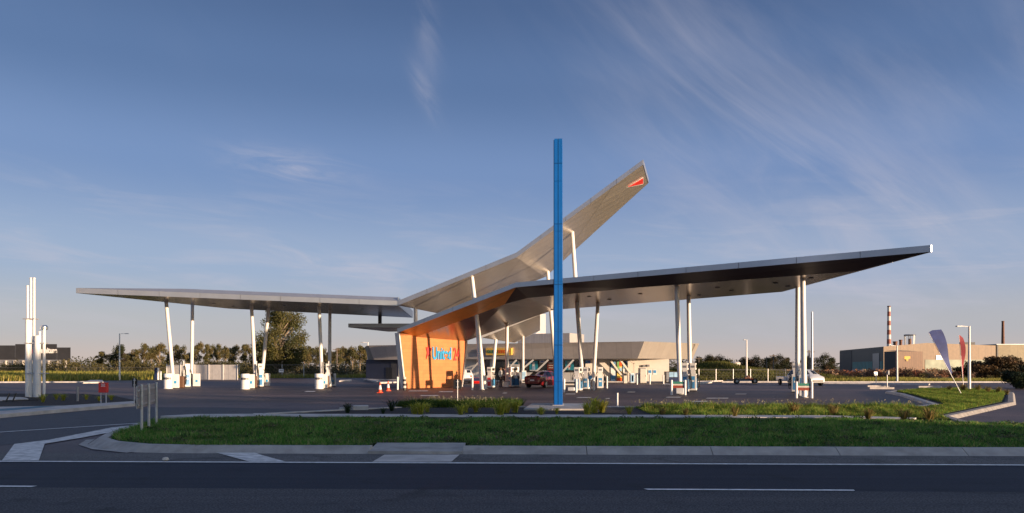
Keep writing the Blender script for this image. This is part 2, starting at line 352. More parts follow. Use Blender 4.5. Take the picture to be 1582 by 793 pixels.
mx = N.new('ShaderNodeMix'); mx.data_type = 'RGBA'; L.new(mth('MINIMUM', cl, .85), mx.inputs['Factor']); L.new(mxa.outputs['Result'], mx.inputs['A']); mx.inputs['B'].default_value = (1.55, 1.5, 1.72, 1)
L.new(mx.outputs['Result'], bg.inputs['Color']); bg.inputs['Strength'].default_value = .15

sun = bpy.data.lights.new('sun', 'SUN'); sun.energy = 3.9; sun.angle = R(.5); sun.color = (1, .72, .48)
so = bpy.data.objects.new('sun', sun); COL.objects.link(so); so.rotation_euler = TS.to_track_quat('Z', 'Y').to_euler(); so.location = (60, -40, 40)
cam = bpy.data.cameras.new('camera'); co = bpy.data.objects.new('camera', cam); COL.objects.link(co); scene.camera = co
co.location = (0, 0, HC); co.rotation_euler = (R(90), 0, 0)
cam.sensor_width = 36; cam.lens = 36*F/1582; cam.shift_y = (HOR-396.5)/1582; cam.clip_end = 6000; cam.clip_start = .1
scene.view_settings.view_transform = 'Standard'; scene.view_settings.look = 'None'; scene.view_settings.exposure = 1.27; scene.view_settings.gamma = 1

# ------------------------------------------------------------------ ground, road, kerbs, paint
SK = -.028
def ry(y, x): return y+SK*x
def sheet(name, poly, z, m, kind='structure', label=None):
    b = MB(); n = len(poly)
    a = sum(poly[i][0]*poly[(i+1) % n][1]-poly[(i+1) % n][0]*poly[i][1] for i in range(n))
    pts = [(p[0], p[1], z) for p in poly]
    if a < 0: pts.reverse()
    b.face(pts); return struct(b.build(name, m), kind, label)
sheet('ground', [(-3000, -800), (3000, -800), (3000, 4500), (-3000, 4500)], -.06, M['field'])
def strip(name, y0, y1, z, m, x0=-160, x1=160): return sheet(name, [(x0, ry(y0, x0)), (x1, ry(y0, x1)), (x1, ry(y1, x1)), (x0, ry(y1, x0))], z, m)
strip('road', -3.5, 10.98, -.004, M['road'])
strip('road_lane', 10.98, 13.87, -.004, M['lane'])
strip('road_shoulder', 13.87, 15.42, -.008, M['shoulder'])
strip('far_shoulder', -6, -3.5, -.008, M['shoulder'])
lines = MB()
def mark(poly, z=.006, m=0):
    n = len(poly); a = sum(poly[i][0]*poly[(i+1) % n][1]-poly[(i+1) % n][0]*poly[i][1] for i in range(n)); pts = [(p[0], p[1], z) for p in poly]
    if a < 0: pts.reverse()
    lines.face(pts, m)
x0, x1 = -80, 80
mark([(x0, ry(13.87, x0)), (x1, ry(13.87, x1)), (x1, ry(13.99, x1)), (x0, ry(13.99, x0))])
for s in range(-6, 7):
    a = 2.03+12.0*s*.80; b = a+3.05
    if s == -1: a, b = -11.2, -7.35
    elif s < -1: a -= 1; b -= 1
    mark([(a, ry(10.98, a)), (b, ry(10.98, b)), (b+.03, ry(11.08, b)), (a-.05, ry(11.08, a))])
mark([(-80, ry(-3.2, -80)), (80, ry(-3.2, 80)), (80, ry(-3.08, 80)), (-80, ry(-3.08, -80))])
gp = lambda *q: [G(a, b)[:2] for a, b in q]
mark(gp((3, 712), (60, 712), (69, 686), (130, 676), (196, 663.5), (217, 656), (172, 661), (75, 680), (22, 686.5)), m=1)
mark(gp((333, 699.5), (394, 700), (404, 703.5), (441, 713.6), (385, 713.6)), m=1)
def edge(pts, wd, z=.006, m=0):
    pts = [Vector((p[0], p[1], 0)) for p in pts]
    for a, b in zip(pts, pts[1:]):
        n = Vector((-(b-a).y, (b-a).x, 0)).normalized()*wd/2; mark([(a-n)[:2], (b-n)[:2], (b+n)[:2], (a+n)[:2]], z, m)
edge([G(-60, 672.5), G(0, 668), G(100, 661.5), G(200, 655), G(300, 648.5), G(410, 641)], .13)
# forecourt bay marks
for (a, b, y) in ((630, 660, 604.2), (677, 699, 605.5), (648, 676, 611.5), (470, 486, 605), (872, 888, 609), (890, 912, 614.5), (935, 941, 616), (1028, 1051, 614), (1090, 1124, 615.5), (1068, 1092, 620.5), (968, 980, 606), (1135, 1152, 609), (775, 782, 607.5)):
    mark([G(a, y+.55)[:2], G(b, y+.55)[:2], G(b+2, y-.55)[:2], G(a+3, y-.55)[:2]], m=1)
struct(lines.build('road_markings', [M['paint'], M['faded']]))
sheet('apron', [(-140, ry(15.42, -140)), (140, ry(15.42, 140)), (140, 84), (24, 84), (22, 120), (-45, 120), (-45, 98), (-60, 84), (-140, 82)], -.016, M['apron'])
# side street across the front of the forecourt, on the left
sheet('side_road', gp((-260, 700), (-40, 690), (60, 683), (172, 660.5), (300, 648), (470, 640), (440, 632), (330, 629), (214, 629), (130, 635), (0, 646), (-300, 656)), -.010, M['side'])

def kerb(name, pts, wd=.3, h=.13, m='concrete2', seg=2.7, slope=.1, z=-.016):
    # kerb stones laid along a line; the road is on the right-hand side of the line
    b = MB(); pts = [Vector((p[0], p[1], 0)) for p in pts]
    def nrm(i):
        a = pts[max(i-1, 0)]; c = pts[min(i+1, len(pts)-1)]; d = (c-a).normalized(); return Vector((-d.y, d.x, 0))
    for i in range(len(pts)-1):
        L_ = (pts[i+1]-pts[i]).length; k = max(1, round(L_/seg))
        for j in range(k):
            g = .008/L_
            t0, t1 = j/k+(g if j else 0), (j+1)/k-(g if j < k-1 else 0)
            a, c = pts[i].lerp(pts[i+1], t0), pts[i].lerp(pts[i+1], t1); na, nc = nrm(i).lerp(nrm(i+1), t0), nrm(i).lerp(nrm(i+1), t1)
            prof = ((0, z), (slope, h-.02), (slope+.03, h), (wd, h), (wd, z))
            va = [a+na*o+Vector((0, 0, zz_)) for o, zz_ in prof]; vc = [c+nc*o+Vector((0, 0, zz_)) for o, zz_ in prof]
            n = len(prof)
            for q in range(n): b.face([va[q], vc[q], vc[(q+1) % n], va[(q+1) % n]])
            b.face(va); b.face(list(reversed(vc)))
    return struct(b.build(name, M[m]))
def raised(name, poly, z, m):
    b = MB(); b.prism(poly, -.05, z); return struct(b.build(name, m))

NOSE = [(-6.9, ry(15.42, -6.9)), (-8.2, 15.85), (-9.3, 16.5), (-10.1, 17.4), (-10.6, 18.6), (-11.1, 20.3), (-11.6, 22.2)]
kerb('verge_kerb', [(70, ry(15.42, 70)), (0.0-2.35, ry(15.42, -2.35))][:0] or [NOSE[0], (-3.05, ry(15.42, -3.05))], m='concrete', slope=.22, wd=.42)
kerb('verge_kerb', [(-1.05, ry(15.42, -1.05)), (20, ry(15.42, 20)), (70, ry(15.42, 70))], m='concrete', slope=.22, wd=.42)
kerb('verge_kerb', list(reversed(NOSE)), m='concrete', slope=.2, wd=.42, seg=6)
sheet('gutter', NOSE[1:5]+[(-10.74, 18.45), (-10.24, 17.28), (-9.38, 16.34), (-8.25, 15.66)], -.002, M['concrete'])
VERGE = [(-6.9, 15.95), (-8.0, 16.3), (-9.0, 16.9), (-9.7, 17.7), (-10.2, 18.8), (-10.7, 20.4), (-11.2, 22.3), (-11.6, 23.4), (-10.6, 24.6), (-8.5, 25.6), (-7.4, 25.2), (11, 24.6), (13.2, 23.9), (14.6, 22.6), (17, 21.9), (28, 21.3), (70, 20), (70, ry(15.82, 70)), (-.95, ry(15.82, -.95)), (-.95, 16.55), (-3.15, 16.6), (-3.15, ry(15.82, -3.15))]
raised('verge', VERGE, .11, M['soil'])
# dropped kerb and its concrete pad
b = MB()
b.mesh([(-3.05, 15.5, -.016), (-1.05, 15.45, -.016), (-1.05, 15.46, .05), (-3.05, 15.51, .05), (-3.05, 16.6, .118), (-1.05, 16.55, .118), (-3.05, 16.6, -.016), (-1.05, 16.55, -.016)],
       [(0, 1, 2, 3), (3, 2, 5, 4), (0, 3, 4, 6), (1, 7, 5, 2), (4, 5, 7, 6)])
struct(b.build('kerb_ramp', M['concrete']))
sheet('crossing_pad', gp((594, 702.8), (710, 702.8), (697, 714), (575, 714)), .004, M['concrete2'])
PATHP = [(-8.3, 25.62), (-7.4, 25.22), (11, 24.62), (13.1, 23.95), (13.6, 24.6), (11, 25.75), (-6.5, 26.5), (-8.9, 26.6), (-11.5, 26.4), (-12.2, 25.4), (-10.5, 24.7)]
raised('footpath', PATHP, .125, M['concrete2'])
raised('footpath', gp((382, 648), (412, 649.5), (430, 641), (392, 641)), .06, M['concrete2'])
BED = [(-8.9, 26.62), (-6.5, 26.52), (11, 25.77), (13.6, 24.62), (14.4, 24.0), (15.1, 25.9), (24.1, 35.9), (33.1, 49.0), (35.3, 55.5), (31, 56), (26.0, 49.9), (24.8, 46), (19.5, 33.2), (17.1, 31.1), (10, 31.1), (0, 31.2), (-4.5, 31.0), (-6.0, 29.6)]
raised('garden_bed', BED, .10, M['mulch'])
kerb('bed_kerb', [(31, 56.3), (25.6, 50.2), (24.45, 46.2), (19.15, 33.4), (16.95, 31.42), (10, 31.45), (0, 31.5), (-4.7, 31.3), (-6.35, 29.9), (-9.2, 26.9)], h=.13, slope=.05)
kerb('bed_kerb', [(14.4, 22.9), (15.35, 25.5), (24.4, 35.4), (33.4, 48.6), (35.2, 52.4), (35.9, 55.3)], m='kerbshade', h=.12, wd=.34, slope=.08)
raised('pylon_pad', gp((809, 638), (914, 638), (909, 628.7), (822, 628.7)), .16, M['concrete'])
TURF = [(5, 25.9+.2), (11, 25.8), (13.6, 24.62), (14.4, 24.0), (15.05, 25.95), (24.05, 35.95), (33.05, 49.05), (35.2, 55.4), (31.2, 55.8), (26.2, 49.8), (25.0, 45.9), (19.7, 33.0), (17.2, 30.9), (10, 30.9), (5.2, 30.9)]
b = MB(); b.prism([(p[0], p[1]) for p in TURF], -.04, .115); struct(b.build('turf', M['soil']))
# left planting island
LB = gp((-60, 633), (0, 632.5), (130, 629.5), (208, 624.5), (211, 622), (180, 615), (130, 611), (0, 610.5), (-80, 611))
raised('planting_island', LB, .10, M['mulch'])
raised('footpath', gp((-80, 634), (0, 632.8), (100, 631), (207, 623.4), (209, 627.2), (140, 633), (0, 645.5), (-80, 650)), .12, M['concrete2'])
sheet('paving_band', gp((-10, 640), (10, 639.6), (88, 632.2), (60, 632), (-10, 637.5)), .126, M['tactile'])
raised('footpath', gp((-60, 616.5), (38, 617.5), (44, 620.5), (0, 623), (-60, 624)), .14, M['concrete2'])
# far kerbs and paths
kerb('far_kerb', [(-47, 83.2), (-60, 81.5), (-130, 80.5)][::-1], h=.14, slope=.05)
kerb('far_kerb', [(24, 83.5), (60, 82.5), (130, 80.5)], h=.14, slope=.05)
kerb('far_kerb', [(33, 78), (38, 76.4), (41, 72)], h=.14)
b = MB(); b.prism(gp((128, 592.5), (160, 592), (158, 588.6), (140, 588.8)), -.05, .13); struct(b.build('footpath', M['concrete2']))
b = MB()
for q in (((524, 590), (543, 589.6), (543, 588.2), (526, 588.6)), ((565, 587), (571, 586), (588, 590.2), (582, 591.5)), ((587, 592.8), (622, 591.2), (622, 589.8), (586, 591.2)), ((1066, 594.5), (1100, 591.8), (1100, 590.3), (1064, 593)), ((1025, 596), (1037, 597), (1037, 595.6), (1025, 594.6))):
    b.prism(gp(*q), -.05, .14)
struct(b.build('forecourt_kerb', M['concrete2']))
sheet('shop_footpath', [(-20, 98.5), (8, 84.5), (20.5, 82.6), (26, 90), (10, 96), (-18, 104)], .05, M['concrete'])
kerb('shop_kerb', [(-20, 98.5), (8, 84.5), (20.5, 82.6), (26, 90)], h=.13, slope=.04)
# far road on the right with verge
sheet('far_road', [(60, 90), (200, 84), (200, 96), (62, 104)], -.01, M['shoulder'])

# ------------------------------------------------------------------ front canopy
EU, EV = Vector((.79, -.61, 0)), Vector((.61, .79, 0)); A0 = Vector((-9.1, 60.1, 0))
def W(u, v, z): return A0+EU*u+EV*v+Vector((0, 0, z))
fc = thing('front_canopy', 'bronze-soffited front canopy that rises from an orange wall to a sharp tip on the right', 'canopy', W(12, 5, 0))
a0, K, T = W(-.4, 0, 4.6), W(11.9, 0, 7.55), W(38.2, 0, 7.6)
S0, S0b, F1, F2, FB = W(-.1, 1.8, 4.28), W(-.1, 8.1, 4.12), W(9.44, 1.8, 6.58), W(10.5, 3.3, 7.1), W(5.5, 14.2, 7.1)
R1, R2, BR, B2 = W(20.4, 1.8, 7.1), W(34.4, 1.6, 7.1), W(27.5, 10.5, 7.1), W(14.5, 12.9, 7.1)
up = lambda p, h: p+Vector((0, 0, h))
b = MB()
for q in ((S0, F1, S0b), (F1, F2, FB), (F1, FB, S0b), (F2, R1, R2, BR, B2, FB)): b.face(list(reversed(q)))
b.build('soffit', M['soffit'], fc)
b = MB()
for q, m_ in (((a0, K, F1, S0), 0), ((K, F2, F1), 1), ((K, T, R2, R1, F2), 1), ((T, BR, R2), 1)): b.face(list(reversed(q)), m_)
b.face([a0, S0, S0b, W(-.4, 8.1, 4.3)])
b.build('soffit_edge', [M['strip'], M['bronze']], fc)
FH = .34
b = MB()
def fascia(p, q, h, seg=3.2, out=Vector((0, 0, 0))):
    n = max(1, round((q-p).length/seg))
    for i in range(n):
        g = .012/(q-p).length; a, c = p.lerp(q, i/n+(g if i else 0)), p.lerp(q, (i+1)/n-(g if i < n-1 else 0)); nn = Vector(((q-p).y, -(q-p).x, 0)).normalized()*.06
        lo = [a+nn, c+nn, c, a]; b.mesh(lo+[up(x, h) for x in lo], [(3, 2, 1, 0), (4, 5, 6, 7), (0, 1, 5, 4), (1, 2, 6, 5), (2, 3, 7, 6), (3, 0, 4, 7)])
fascia(a0, K, FH); fascia(K, T, FH); fascia(T, BR, .35); fascia(BR, B2, .6); fascia(B2, FB, .6); fascia(FB, W(-.4, 8.1, 4.12), .6); fascia(W(-.4, 8.1, 4.12), a0, .4)
b.build('fascia', M['fascia2'], fc)
b = MB(); tK, tA, tT, tBR, tB2, tFB, tS = up(K, FH+.01), up(a0, FH+.01), up(T, FH+.01), up(BR, .61), up(B2, .61), up(FB, .61), up(W(-.4, 8.1, 4.12), .61)
for q in ((tA, tK, tFB), (tA, tFB, tS), (tK, tT, tBR), (tK, tBR, tB2), (tK, tB2, tFB)): b.face(q)
b.build('roof', M['roofm'], fc)
def column(p, q, r=.155, parent=fc, ext=.25, m='column'):
    p, q = Vector(p), Vector(q); d = (q-p).normalized(); c = MB(); c.tube([p, p+(q-p)*.5, q+d*ext], [r*.92, r*1.05, r*.95], 16); c.tube([p, p+Vector((0, 0, .03))], r*1.5, 16)
    return c.build('column', M[m], parent, True)
column(G(744.5, 602), P(736.5, 489, 57.6)); column(G(783, 598), P(783.3, 496, 65.6))
column(Vector((6.6, 59.7, 0)), Vector((7.2, 61.3, 7.1)))
column(Vector((11.2, 48.7, 0)), Vector((10.87, 48.3, 7.1))); column(Vector((13.3, 54.6, 0)), Vector((13.2, 54.7, 7.1)))
column(Vector((17.42, 43.6, 0)), Vector((17.45, 43.9, 7.1))); column(Vector((19.35, 49.6, 0)), Vector((19.3, 49.4, 7.1)))
# recessed downlights in the soffit
for (u, v) in ((15, 5), (15, 8), (19, 5.5), (25, 5), (25, 7.5), (29, 4.5), (29, 7), (31.5, 3.2), (22, 9)): b = MB(); b.lathe([(.16, 7.06), (.16, 7.14)], W(u, v, 0), 14); b.build('downlight', M['darkgrey'], fc)
# wall
wl = MB(); wp = [W(0, .53, 0), W(0, 7.4, 0), W(0, 8.05, 4.2), W(0, 1.8, 4.35), W(0, -.12, 4.62)]
wl.face(wp)
wback = [p-EU*.35 for p in wp]; wl.face(list(reversed(wback)))
for i in range(5): wl.face([wp[(i+1) % 5], wp[i], wback[i], wback[(i+1) % 5]])
wall = wl.build('wall', M['wall'], fc)
b = MB(); e0, e1 = W(-.42, .47, 0), W(-.42, -.22, 4.58); b.mesh([e0, e0+EU*.5, e0+EU*.5-EV*.12, e0-EV*.12, e1, e1+EU*.5, e1+EU*.5-EV*.12, e1-EV*.12], [(0, 1, 2, 3), (7, 6, 5, 4), (0, 4, 5, 1), (1, 5, 6, 2), (2, 6, 7, 3), (3, 7, 4, 0)])
b.build('wall_trim', M['column'], wall); b = MB(); e0, e1 = W(-.42, 7.45, 0), W(-.42, 8.12, 4.15); b.mesh([e0, e0+EU*.5, e0+EU*.5+EV*.1, e0+EV*.1, e1, e1+EU*.5, e1+EU*.5+EV*.1, e1+EV*.1], [(3, 2, 1, 0), (4, 5, 6, 7), (1, 5, 4, 0), (2, 6, 5, 1), (3, 7, 6, 2), (0, 4, 7, 3)])
b.build('wall_trim', M['column'], wall)
text('wall_lettering', 'United', M['letterblue'], wall, frame(W(.03, 3.62, 2.42), EV, (0, 0, 1)), 2.4, 1.1, .05, .03)
text('wall_number', '24', M['letterred'], wall, frame(W(.03, 6.32, 2.36), EV, (0, 0, 1)), .82, 1.15, .05, .012)
b = MB(); st = [(2.86, 2.45), (2.98, 3.0), (2.84, 3.5), (3.06, 3.38), (3.14, 3.72), (3.26, 3.40), (3.58, 3.42), (3.36, 3.08), (3.40, 2.72), (3.16, 2.92)]
b.slab([W(.09, v, z) for v, z in st], .05); b.build('wall_emblem', M['letterred'], wall)

# ------------------------------------------------------------------ rear flat canopy (left) and its low awning
lc = thing('forecourt_canopy', 'long flat silver canopy over the left fuel islands, ending in a sharp tip', 'canopy', (-22, 64, 0))
L0, LR = P(118, 453, 58), Vector((-9.45, 60.55, 6.86))
B1, Bq = P(354, 477, 69.8), P(637, 491, 73.8)
b = MB()
for q in ((L0, B1, LR), (B1, Bq, LR)): b.face(q)
b.build('soffit', M['soffit_l'], lc)
b = MB(); fascia(L0, LR, .40, 3.0); fascia(LR, Bq, .7); fascia(Bq, B1, .7); fascia(B1, L0, .38); b.build('fascia', M['fascia2'], lc)
b = MB(); nb = Vector((-.1, .99, 0))
q0, q1, q2 = up(L0, .41), up(L0.lerp(LR, .32), .41), up(LR, .41); r1, r2 = q1+nb*.55+Vector((0, 0, .33)), q2+nb*.55+Vector((0, 0, .33))
b.face([q0, q1, r1]); b.face([q1, q2, r2, r1]); b.face([q0, r1, up(B1, .71)]); b.face([r1, r2, up(Bq, .71), up(B1, .71)]); b.face([q2, up(Bq, .71), r2])
b.build('roof', M['fascia2'], lc)
def lz(x, y): return hit(CX, HOR, L0, B1, LR) and (lambda n: L0.z-(n.x*(x-L0.x)+n.y*(y-L0.y))/n.z)((B1-L0).cross(LR-L0))
for (bx, by, tx) in ((269, 599.5, 256.5), (296, 597, 297.3), (395, 598, 388.5), (403.5, 596.8, 415), (498, 598.5, 493), (509, 596.8, 509.7)):
    p = G(bx, by); x = (tx-CX)*p.y/F; column(p, (x, p.y, lz(x, p.y)), .15, lc)
for (px, d) in ((330, 64), (360, 67), (440, 64), (470, 67), (560, 65)): x = (px-CX)*d/F; b = MB(); b.lathe([(.15, -.03), (.15, .06)], (x, d, lz(x, d)), 12); b.build('downlight', M['darkgrey'], lc)
aw = [P(538, 506, 72), P(650, 506, 72), P(655, 512, 78.5), P(600, 512.5, 78.5)]
b = MB(); b.slab([up(p, .38) for p in aw], .38); awn = b.build('low_awning', M['fascia2'], lc)
b = MB(); b.face([p+Vector((0, 0, -.012)) for p in reversed(aw)]); b.build('awning_soffit', M['soffit_l'], awn)
b = MB(); b.bar(P(587, 500, 73), P(587, 474, 73), .32, .32); b.build('hanger', M['darkgrey'], lc)

# ------------------------------------------------------------------ rising wing
wg = thing('wing_canopy', 'silver wing canopy that bends up into a raised tip with a red triangle', 'canopy', (0, 62, 0))
N0, NK, NT = P(615.5, 472, 60.5), P(798, 398, 58), P(993, 255, 55.5)
FK, FT, F0 = P(842, 428, 70.7), P(1001, 283, 61.3), Vector((-6.2, 73, 6.9))
b = MB()
for q in ((N0, F0, FK), (N0, FK, NK), (NK, FK, FT), (NK, FT, NT)): b.face(q)
b.build('soffit', M['soffit_w'], wg)
b = MB(); fascia(N0, NK, .38, 2.4); fascia(NK, NT, .38, 2.4); fascia(NT, FT, .38); fascia(FT, FK, .45); fascia(FK, F0, .45); fascia(F0, N0, .3); b.build('fascia', M['fascia2'], wg)
b = MB(); tt = [up(p, .385) for p in (N0, NK, NT, FT, FK, F0)]
for q in ((tt[0], tt[1], tt[4]), (tt[0], tt[4], tt[5]), (tt[1], tt[2], tt[3]), (tt[1], tt[3], tt[4])): b.face(q)
b.build('roof', M['roofm'], wg)
wn = (FK-NK).cross(FT-NK).normalized()
if wn.z > 0: wn = -wn
tri = [hit(x, y, NK, NT, FT)+wn*.05 for x, y in ((970, 288), (992.8, 274.8), (992.8, 283))]
b = MB(); b.slab(tri, .03); b.build('emblem', M['red'], wg)
tri2 = [hit(x, y, NK, NT, FT)+wn*.02 for x, y in ((968.2, 289.4), (993.6, 273.8), (993.6, 284.3))]
b = MB(); b.slab(tri2, .015); b.build('emblem_border', M['white'], wg)
column(G(749.5, 601), P(729.5, 431, 59.6), .16, wg); column(G(900.8, 601.3), hit(884, 360, NK, NT, FT), .17, wg)
column(P(643.5, 600, 64.8)*1 - Vector((0, 0, P(643.5, 600, 64.8).z)), P(642, 479, 64.8), .18, wg)
column(Vector((4.2, 69, 0)), Vector((3.4, 69.3, 10.6)), .17, wg)

# ------------------------------------------------------------------ shop
P1, P2, P3, Pl = Vector((-18.5, 98, 0)), Vector((14.16, 82.5, 0)), Vector((22.2, 90, 0)), Vector((-20.6, 105, 0))
sh = thing('shop', 'low grey service station shop with flared roof band and postered windows', 'shop', (0, 95, 0))
def out(p, o): return p+o
o1, o2, o3, ol = Vector((-.62, -.55, 0)), Vector((.62, -.75, 0)), Vector((.66, -.70, 0)), Vector((-.6, .3, 0))
ZB, ZT = 2.72, 4.62
back = [Vector((20, 112, 0)), Vector((-16, 114, 0))]
b = MB()
def band(p, op, q, oq, m): b.face([up(p, ZB), up(q, ZB), up(q+oq, ZT), up(p+op, ZT)], m)
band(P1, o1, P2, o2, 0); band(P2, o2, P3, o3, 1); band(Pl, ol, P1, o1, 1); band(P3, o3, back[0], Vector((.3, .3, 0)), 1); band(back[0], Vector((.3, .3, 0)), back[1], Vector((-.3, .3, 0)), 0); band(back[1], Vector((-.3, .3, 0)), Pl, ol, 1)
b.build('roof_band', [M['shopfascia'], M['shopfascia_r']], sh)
b = MB(); b.face([up(p, ZB+.02) for p in (P1, P2, P3, back[0], back[1], Pl)][::-1]); b.face([up(p, ZT-.05) for p in (P1+o1, P2+o2, P3+o3, back[0], back[1], Pl+ol)]); b.build('roof', M['roofm'], sh)
n_ = Vector((P2-P1)).normalized(); nm = Vector((n_.y, -n_.x, 0))
q0, q1 = P1-nm*1.1+n_*.3, Vector((7.6, 87.1, 0)); q2, q3 = Vector((18.6, 86.6, 0)), Vector((19.5, 93, 0))
b = MB(); wpoly = [q0, q1, q2, q3, back[0]-Vector((1, 1, 0)), back[1]+Vector((1, -1, 0)), Pl+Vector((1.2, 0, 0))]
mi = [0, 1, 1, 1, 1, 1, 2]
for i in range(len(wpoly)): p, q = wpoly[i], wpoly[(i+1) % len(wpoly)]; b.face([p, q, up(q, ZB+.01), up(p, ZB+.01)], mi[i])
b.build('wall', [M['shoppanel'], M['shopwall'], M['shopdark']], sh)
qa, qb, qc = q0, q1, up(q0, 1)
def rect(x0_, y0_, x1_, y1_, off, t=.03, right=False):
    pl = (q1, q2, up(q1, 1)) if right else (qa, qb, qc); nn = Vector((0, -1, 0)) if right else Vector(((qb-qa).y, -(qb-qa).x, 0)).normalized()
    return [hit(x, y, *pl)+nn*off for x, y in ((x0_, y1_), (x1_, y1_), (x1_, y0_), (x0_, y0_))]
def pane(name, r, m, off=.04, right=False, parent=sh, t=.03):
    b = MB(); b.slab(rect(*r, off, right=right), t); return b.build(name, m, parent)
pane('dark_wall', (566, 556, 616, 588.2), M['shopdark'], .10)
pane('door', (597, 568, 607, 587.6), M['black'], .16); pane('side_panel', (605, 560, 613, 587.6), M['darkgrey'], .14)
def window(r, right=False):
    f = pane('window', (r[0]-.5, r[1]-.4, r[2]+.5, r[3]+.4), M['darkgrey'], .04, right); pane('pane', r, M['glass'], .06, right, f); return f
window((747, 556.5, 756, 589)); d_ = pane('entrance_door', (764, 556.5, 785, 589), M['darkgrey'], .05)
pane('door_glass', (765, 559, 774, 588.5), M['glass'], .07, parent=d_); pane('door_glass', (775, 559, 784, 588.5), M['glass'], .07, parent=d_)
window((786, 557, 804, 574)); window((806, 557, 817, 575)); window((818, 557, 832, 575)); window((833, 557, 844, 575)); window((845, 557, 857, 575)); window((858, 557, 872, 575)); window((873, 557, 887, 575)); window((888, 557, 904, 575))
def poster(r, base, shapes, right=False):
    p = pane('poster', r, M[base], .085, right)
    for q, m in shapes: pane('print', q, M[m], .10, right, p, .006)
poster((787, 558.5, 803, 573), 'poster', [((789, 560, 801, 563), 'teal'), ((791, 565, 799, 571), 'cream')])
poster((808.5, 556.8, 815.5, 562), 'postblue', [((810, 558, 814, 560.5), 'poster')])
poster((818.5, 558, 831, 573), 'teal', [((823, 560, 826.5, 566), 'poster'), ((822.3, 566, 827.3, 571.5), 'postlight'), ((819, 571.7, 830.6, 572.8), 'poster')])
poster((834, 557, 842, 561), 'poster', [((835.5, 558, 840.5, 560), 'postblue')])
poster((846, 558, 856, 572), 'redbrown', [((848, 560, 855, 562), 'cream'), ((848, 564, 855, 565.4), 'cream'), ((848, 567.6, 855, 569), 'cream')])
poster((873.6, 557, 886.5, 572), 'teal', [((877.5, 558.5, 882.5, 563.5), 'cream'), ((878, 563.5, 881.5, 567.5), 'letterred'), ((878.5, 567.5, 881, 571), 'poster')])
poster((904.5, 557, 912.5, 561.8), 'postblue', [((906, 558, 908, 561), 'teal')])
poster((902.5, 574.5, 907, 577), 'letterred', [])
# right-hand wall with tall coloured windows
for (r, base, sh_) in (((943, 557.5, 951, 589.5), 'postlight', [((943.4, 569, 950.4, 580), 'poster'), ((944, 580, 950.3, 586), 'panelblue'), ((943.4, 560, 950, 566), 'panelblue')]),
                       ((953, 557.5, 961, 589.5), 'postyellow', [((953.2, 558, 957, 571), 'postgreen'), ((956, 558, 960.6, 566), 'orange'), ((953.4, 584, 960.5, 589), 'orange'), ((956.5, 568, 960.5, 574), 'postlight')]),
                       ((962, 557.5, 969.5, 589.5), 'postlight', [((962.4, 558, 969, 563.5), 'navy'), ((962.4, 570, 969, 577), 'poster')])):
    window(r, True); poster((r[0]+.3, r[1]+1, r[2]-.3, r[3]-.5), base, sh_, True)
# raking braces in front of the glass
def brace(x0_, y0_, x1_, y1_, d, m='grey'):
    b = MB(); b.bar(P(x0_, y0_, d), P(x1_, y1_, d+.2), .2, .2); b.build('brace', M[m], sh)
brace(718, 583, 742, 557, 91.5); brace(780, 576, 798, 556, 88.9); brace(806, 571, 824, 556, 88.); brace(824, 578, 847, 556, 87.); brace(864, 580, 886, 556, 85.4)
brace(943, 557, 965, 586.5, 85.9, 'cream'); brace(958, 556, 974, 577, 85.9, 'cream')
b = MB(); b.bar(P(972, 556, 86.2), P(979.5, 562, 86.2), .18, .18); b.bar(P(979.5, 561, 86.2), P(979.5, 590, 86.2), .18, .18); b.build('brace', M['cream'], sh)
# wall fittings on the right
for (x, y) in ((1001, 563.5), (994.5, 564)):
    pane('wall_unit', (x-2, y, x+2, y+3.2), M['grey'], .25, True, t=.25)
for x in (1004, 1011.5):
    s_ = pane('wall_sign', (x-2.7, 571.5, x+2.7, 579), M['poster'], .05, True); pane('print', (x-2.2, 572.2, x+2.2, 576.5), M['panelblue'], .06, True, s_, .006)
# yellow name board on the roof band
fa, fb, fcx = up(P1, ZB), up(P2, ZB), up(P2+o2, ZT); fn = (fb-fa).cross(fcx-fa).normalized()
if fn.y > 0: fn = -fn
sg = [hit(x, y, fa, fb, fcx)+fn*.35 for x, y in ((752.5, 548), (792, 548), (792, 537.6), (752.5, 537.6))]
b = MB(); b.slab(sg, .3); sign = b.build('name_board', M['yellow'], sh, bevel=.04)
ex = (sg[1]-sg[0]); ey = (sg[3]-sg[0])
def onboard(s, m, u0, u1): text('lettering', s, m, sign, frame(sg[0]+ex*u0+ey*.27+fn*.01, ex, ey), ex.length*(u1-u0), ey.length*.48, .02, .03)
onboard('Q', M['green'], .06, .17); onboard('UICK', M['green'], .19, .47); onboard('STOP', M['orange'], .49, .94)
# roof plant screen, tower
b = MB(); s0 = hit(800, 531, *(P1-nm*4, P2-nm*4, up(P1-nm*4, 1))); s1 = hit(880, 531, *(P1-nm*4, P2-nm*4, up(P1-nm*4, 1)))
s0.z = s1.z = 0; b.prism([s0, s1, s1+Vector((2.2, 4.2, 0)), s0+Vector((2.2, 4.2, 0))], ZT-.2, 5.95); b.build('plant_screen', M['screen'], sh)
b = MB(); tw0, tw1 = P(832, 518, 93), P(843, 518, 93); b.prism([(tw0.x, 93), (tw1.x, 93), (tw1.x+.1, 95), (tw0.x+.1, 95)], ZT, 8.5); b.face([(tw0.x-.6, 92.98, 5.8), (tw0.x, 92.98, 5.8), (tw0.x, 92.98, 6.3)]); b.build('roof_tower', M['white'], sh)
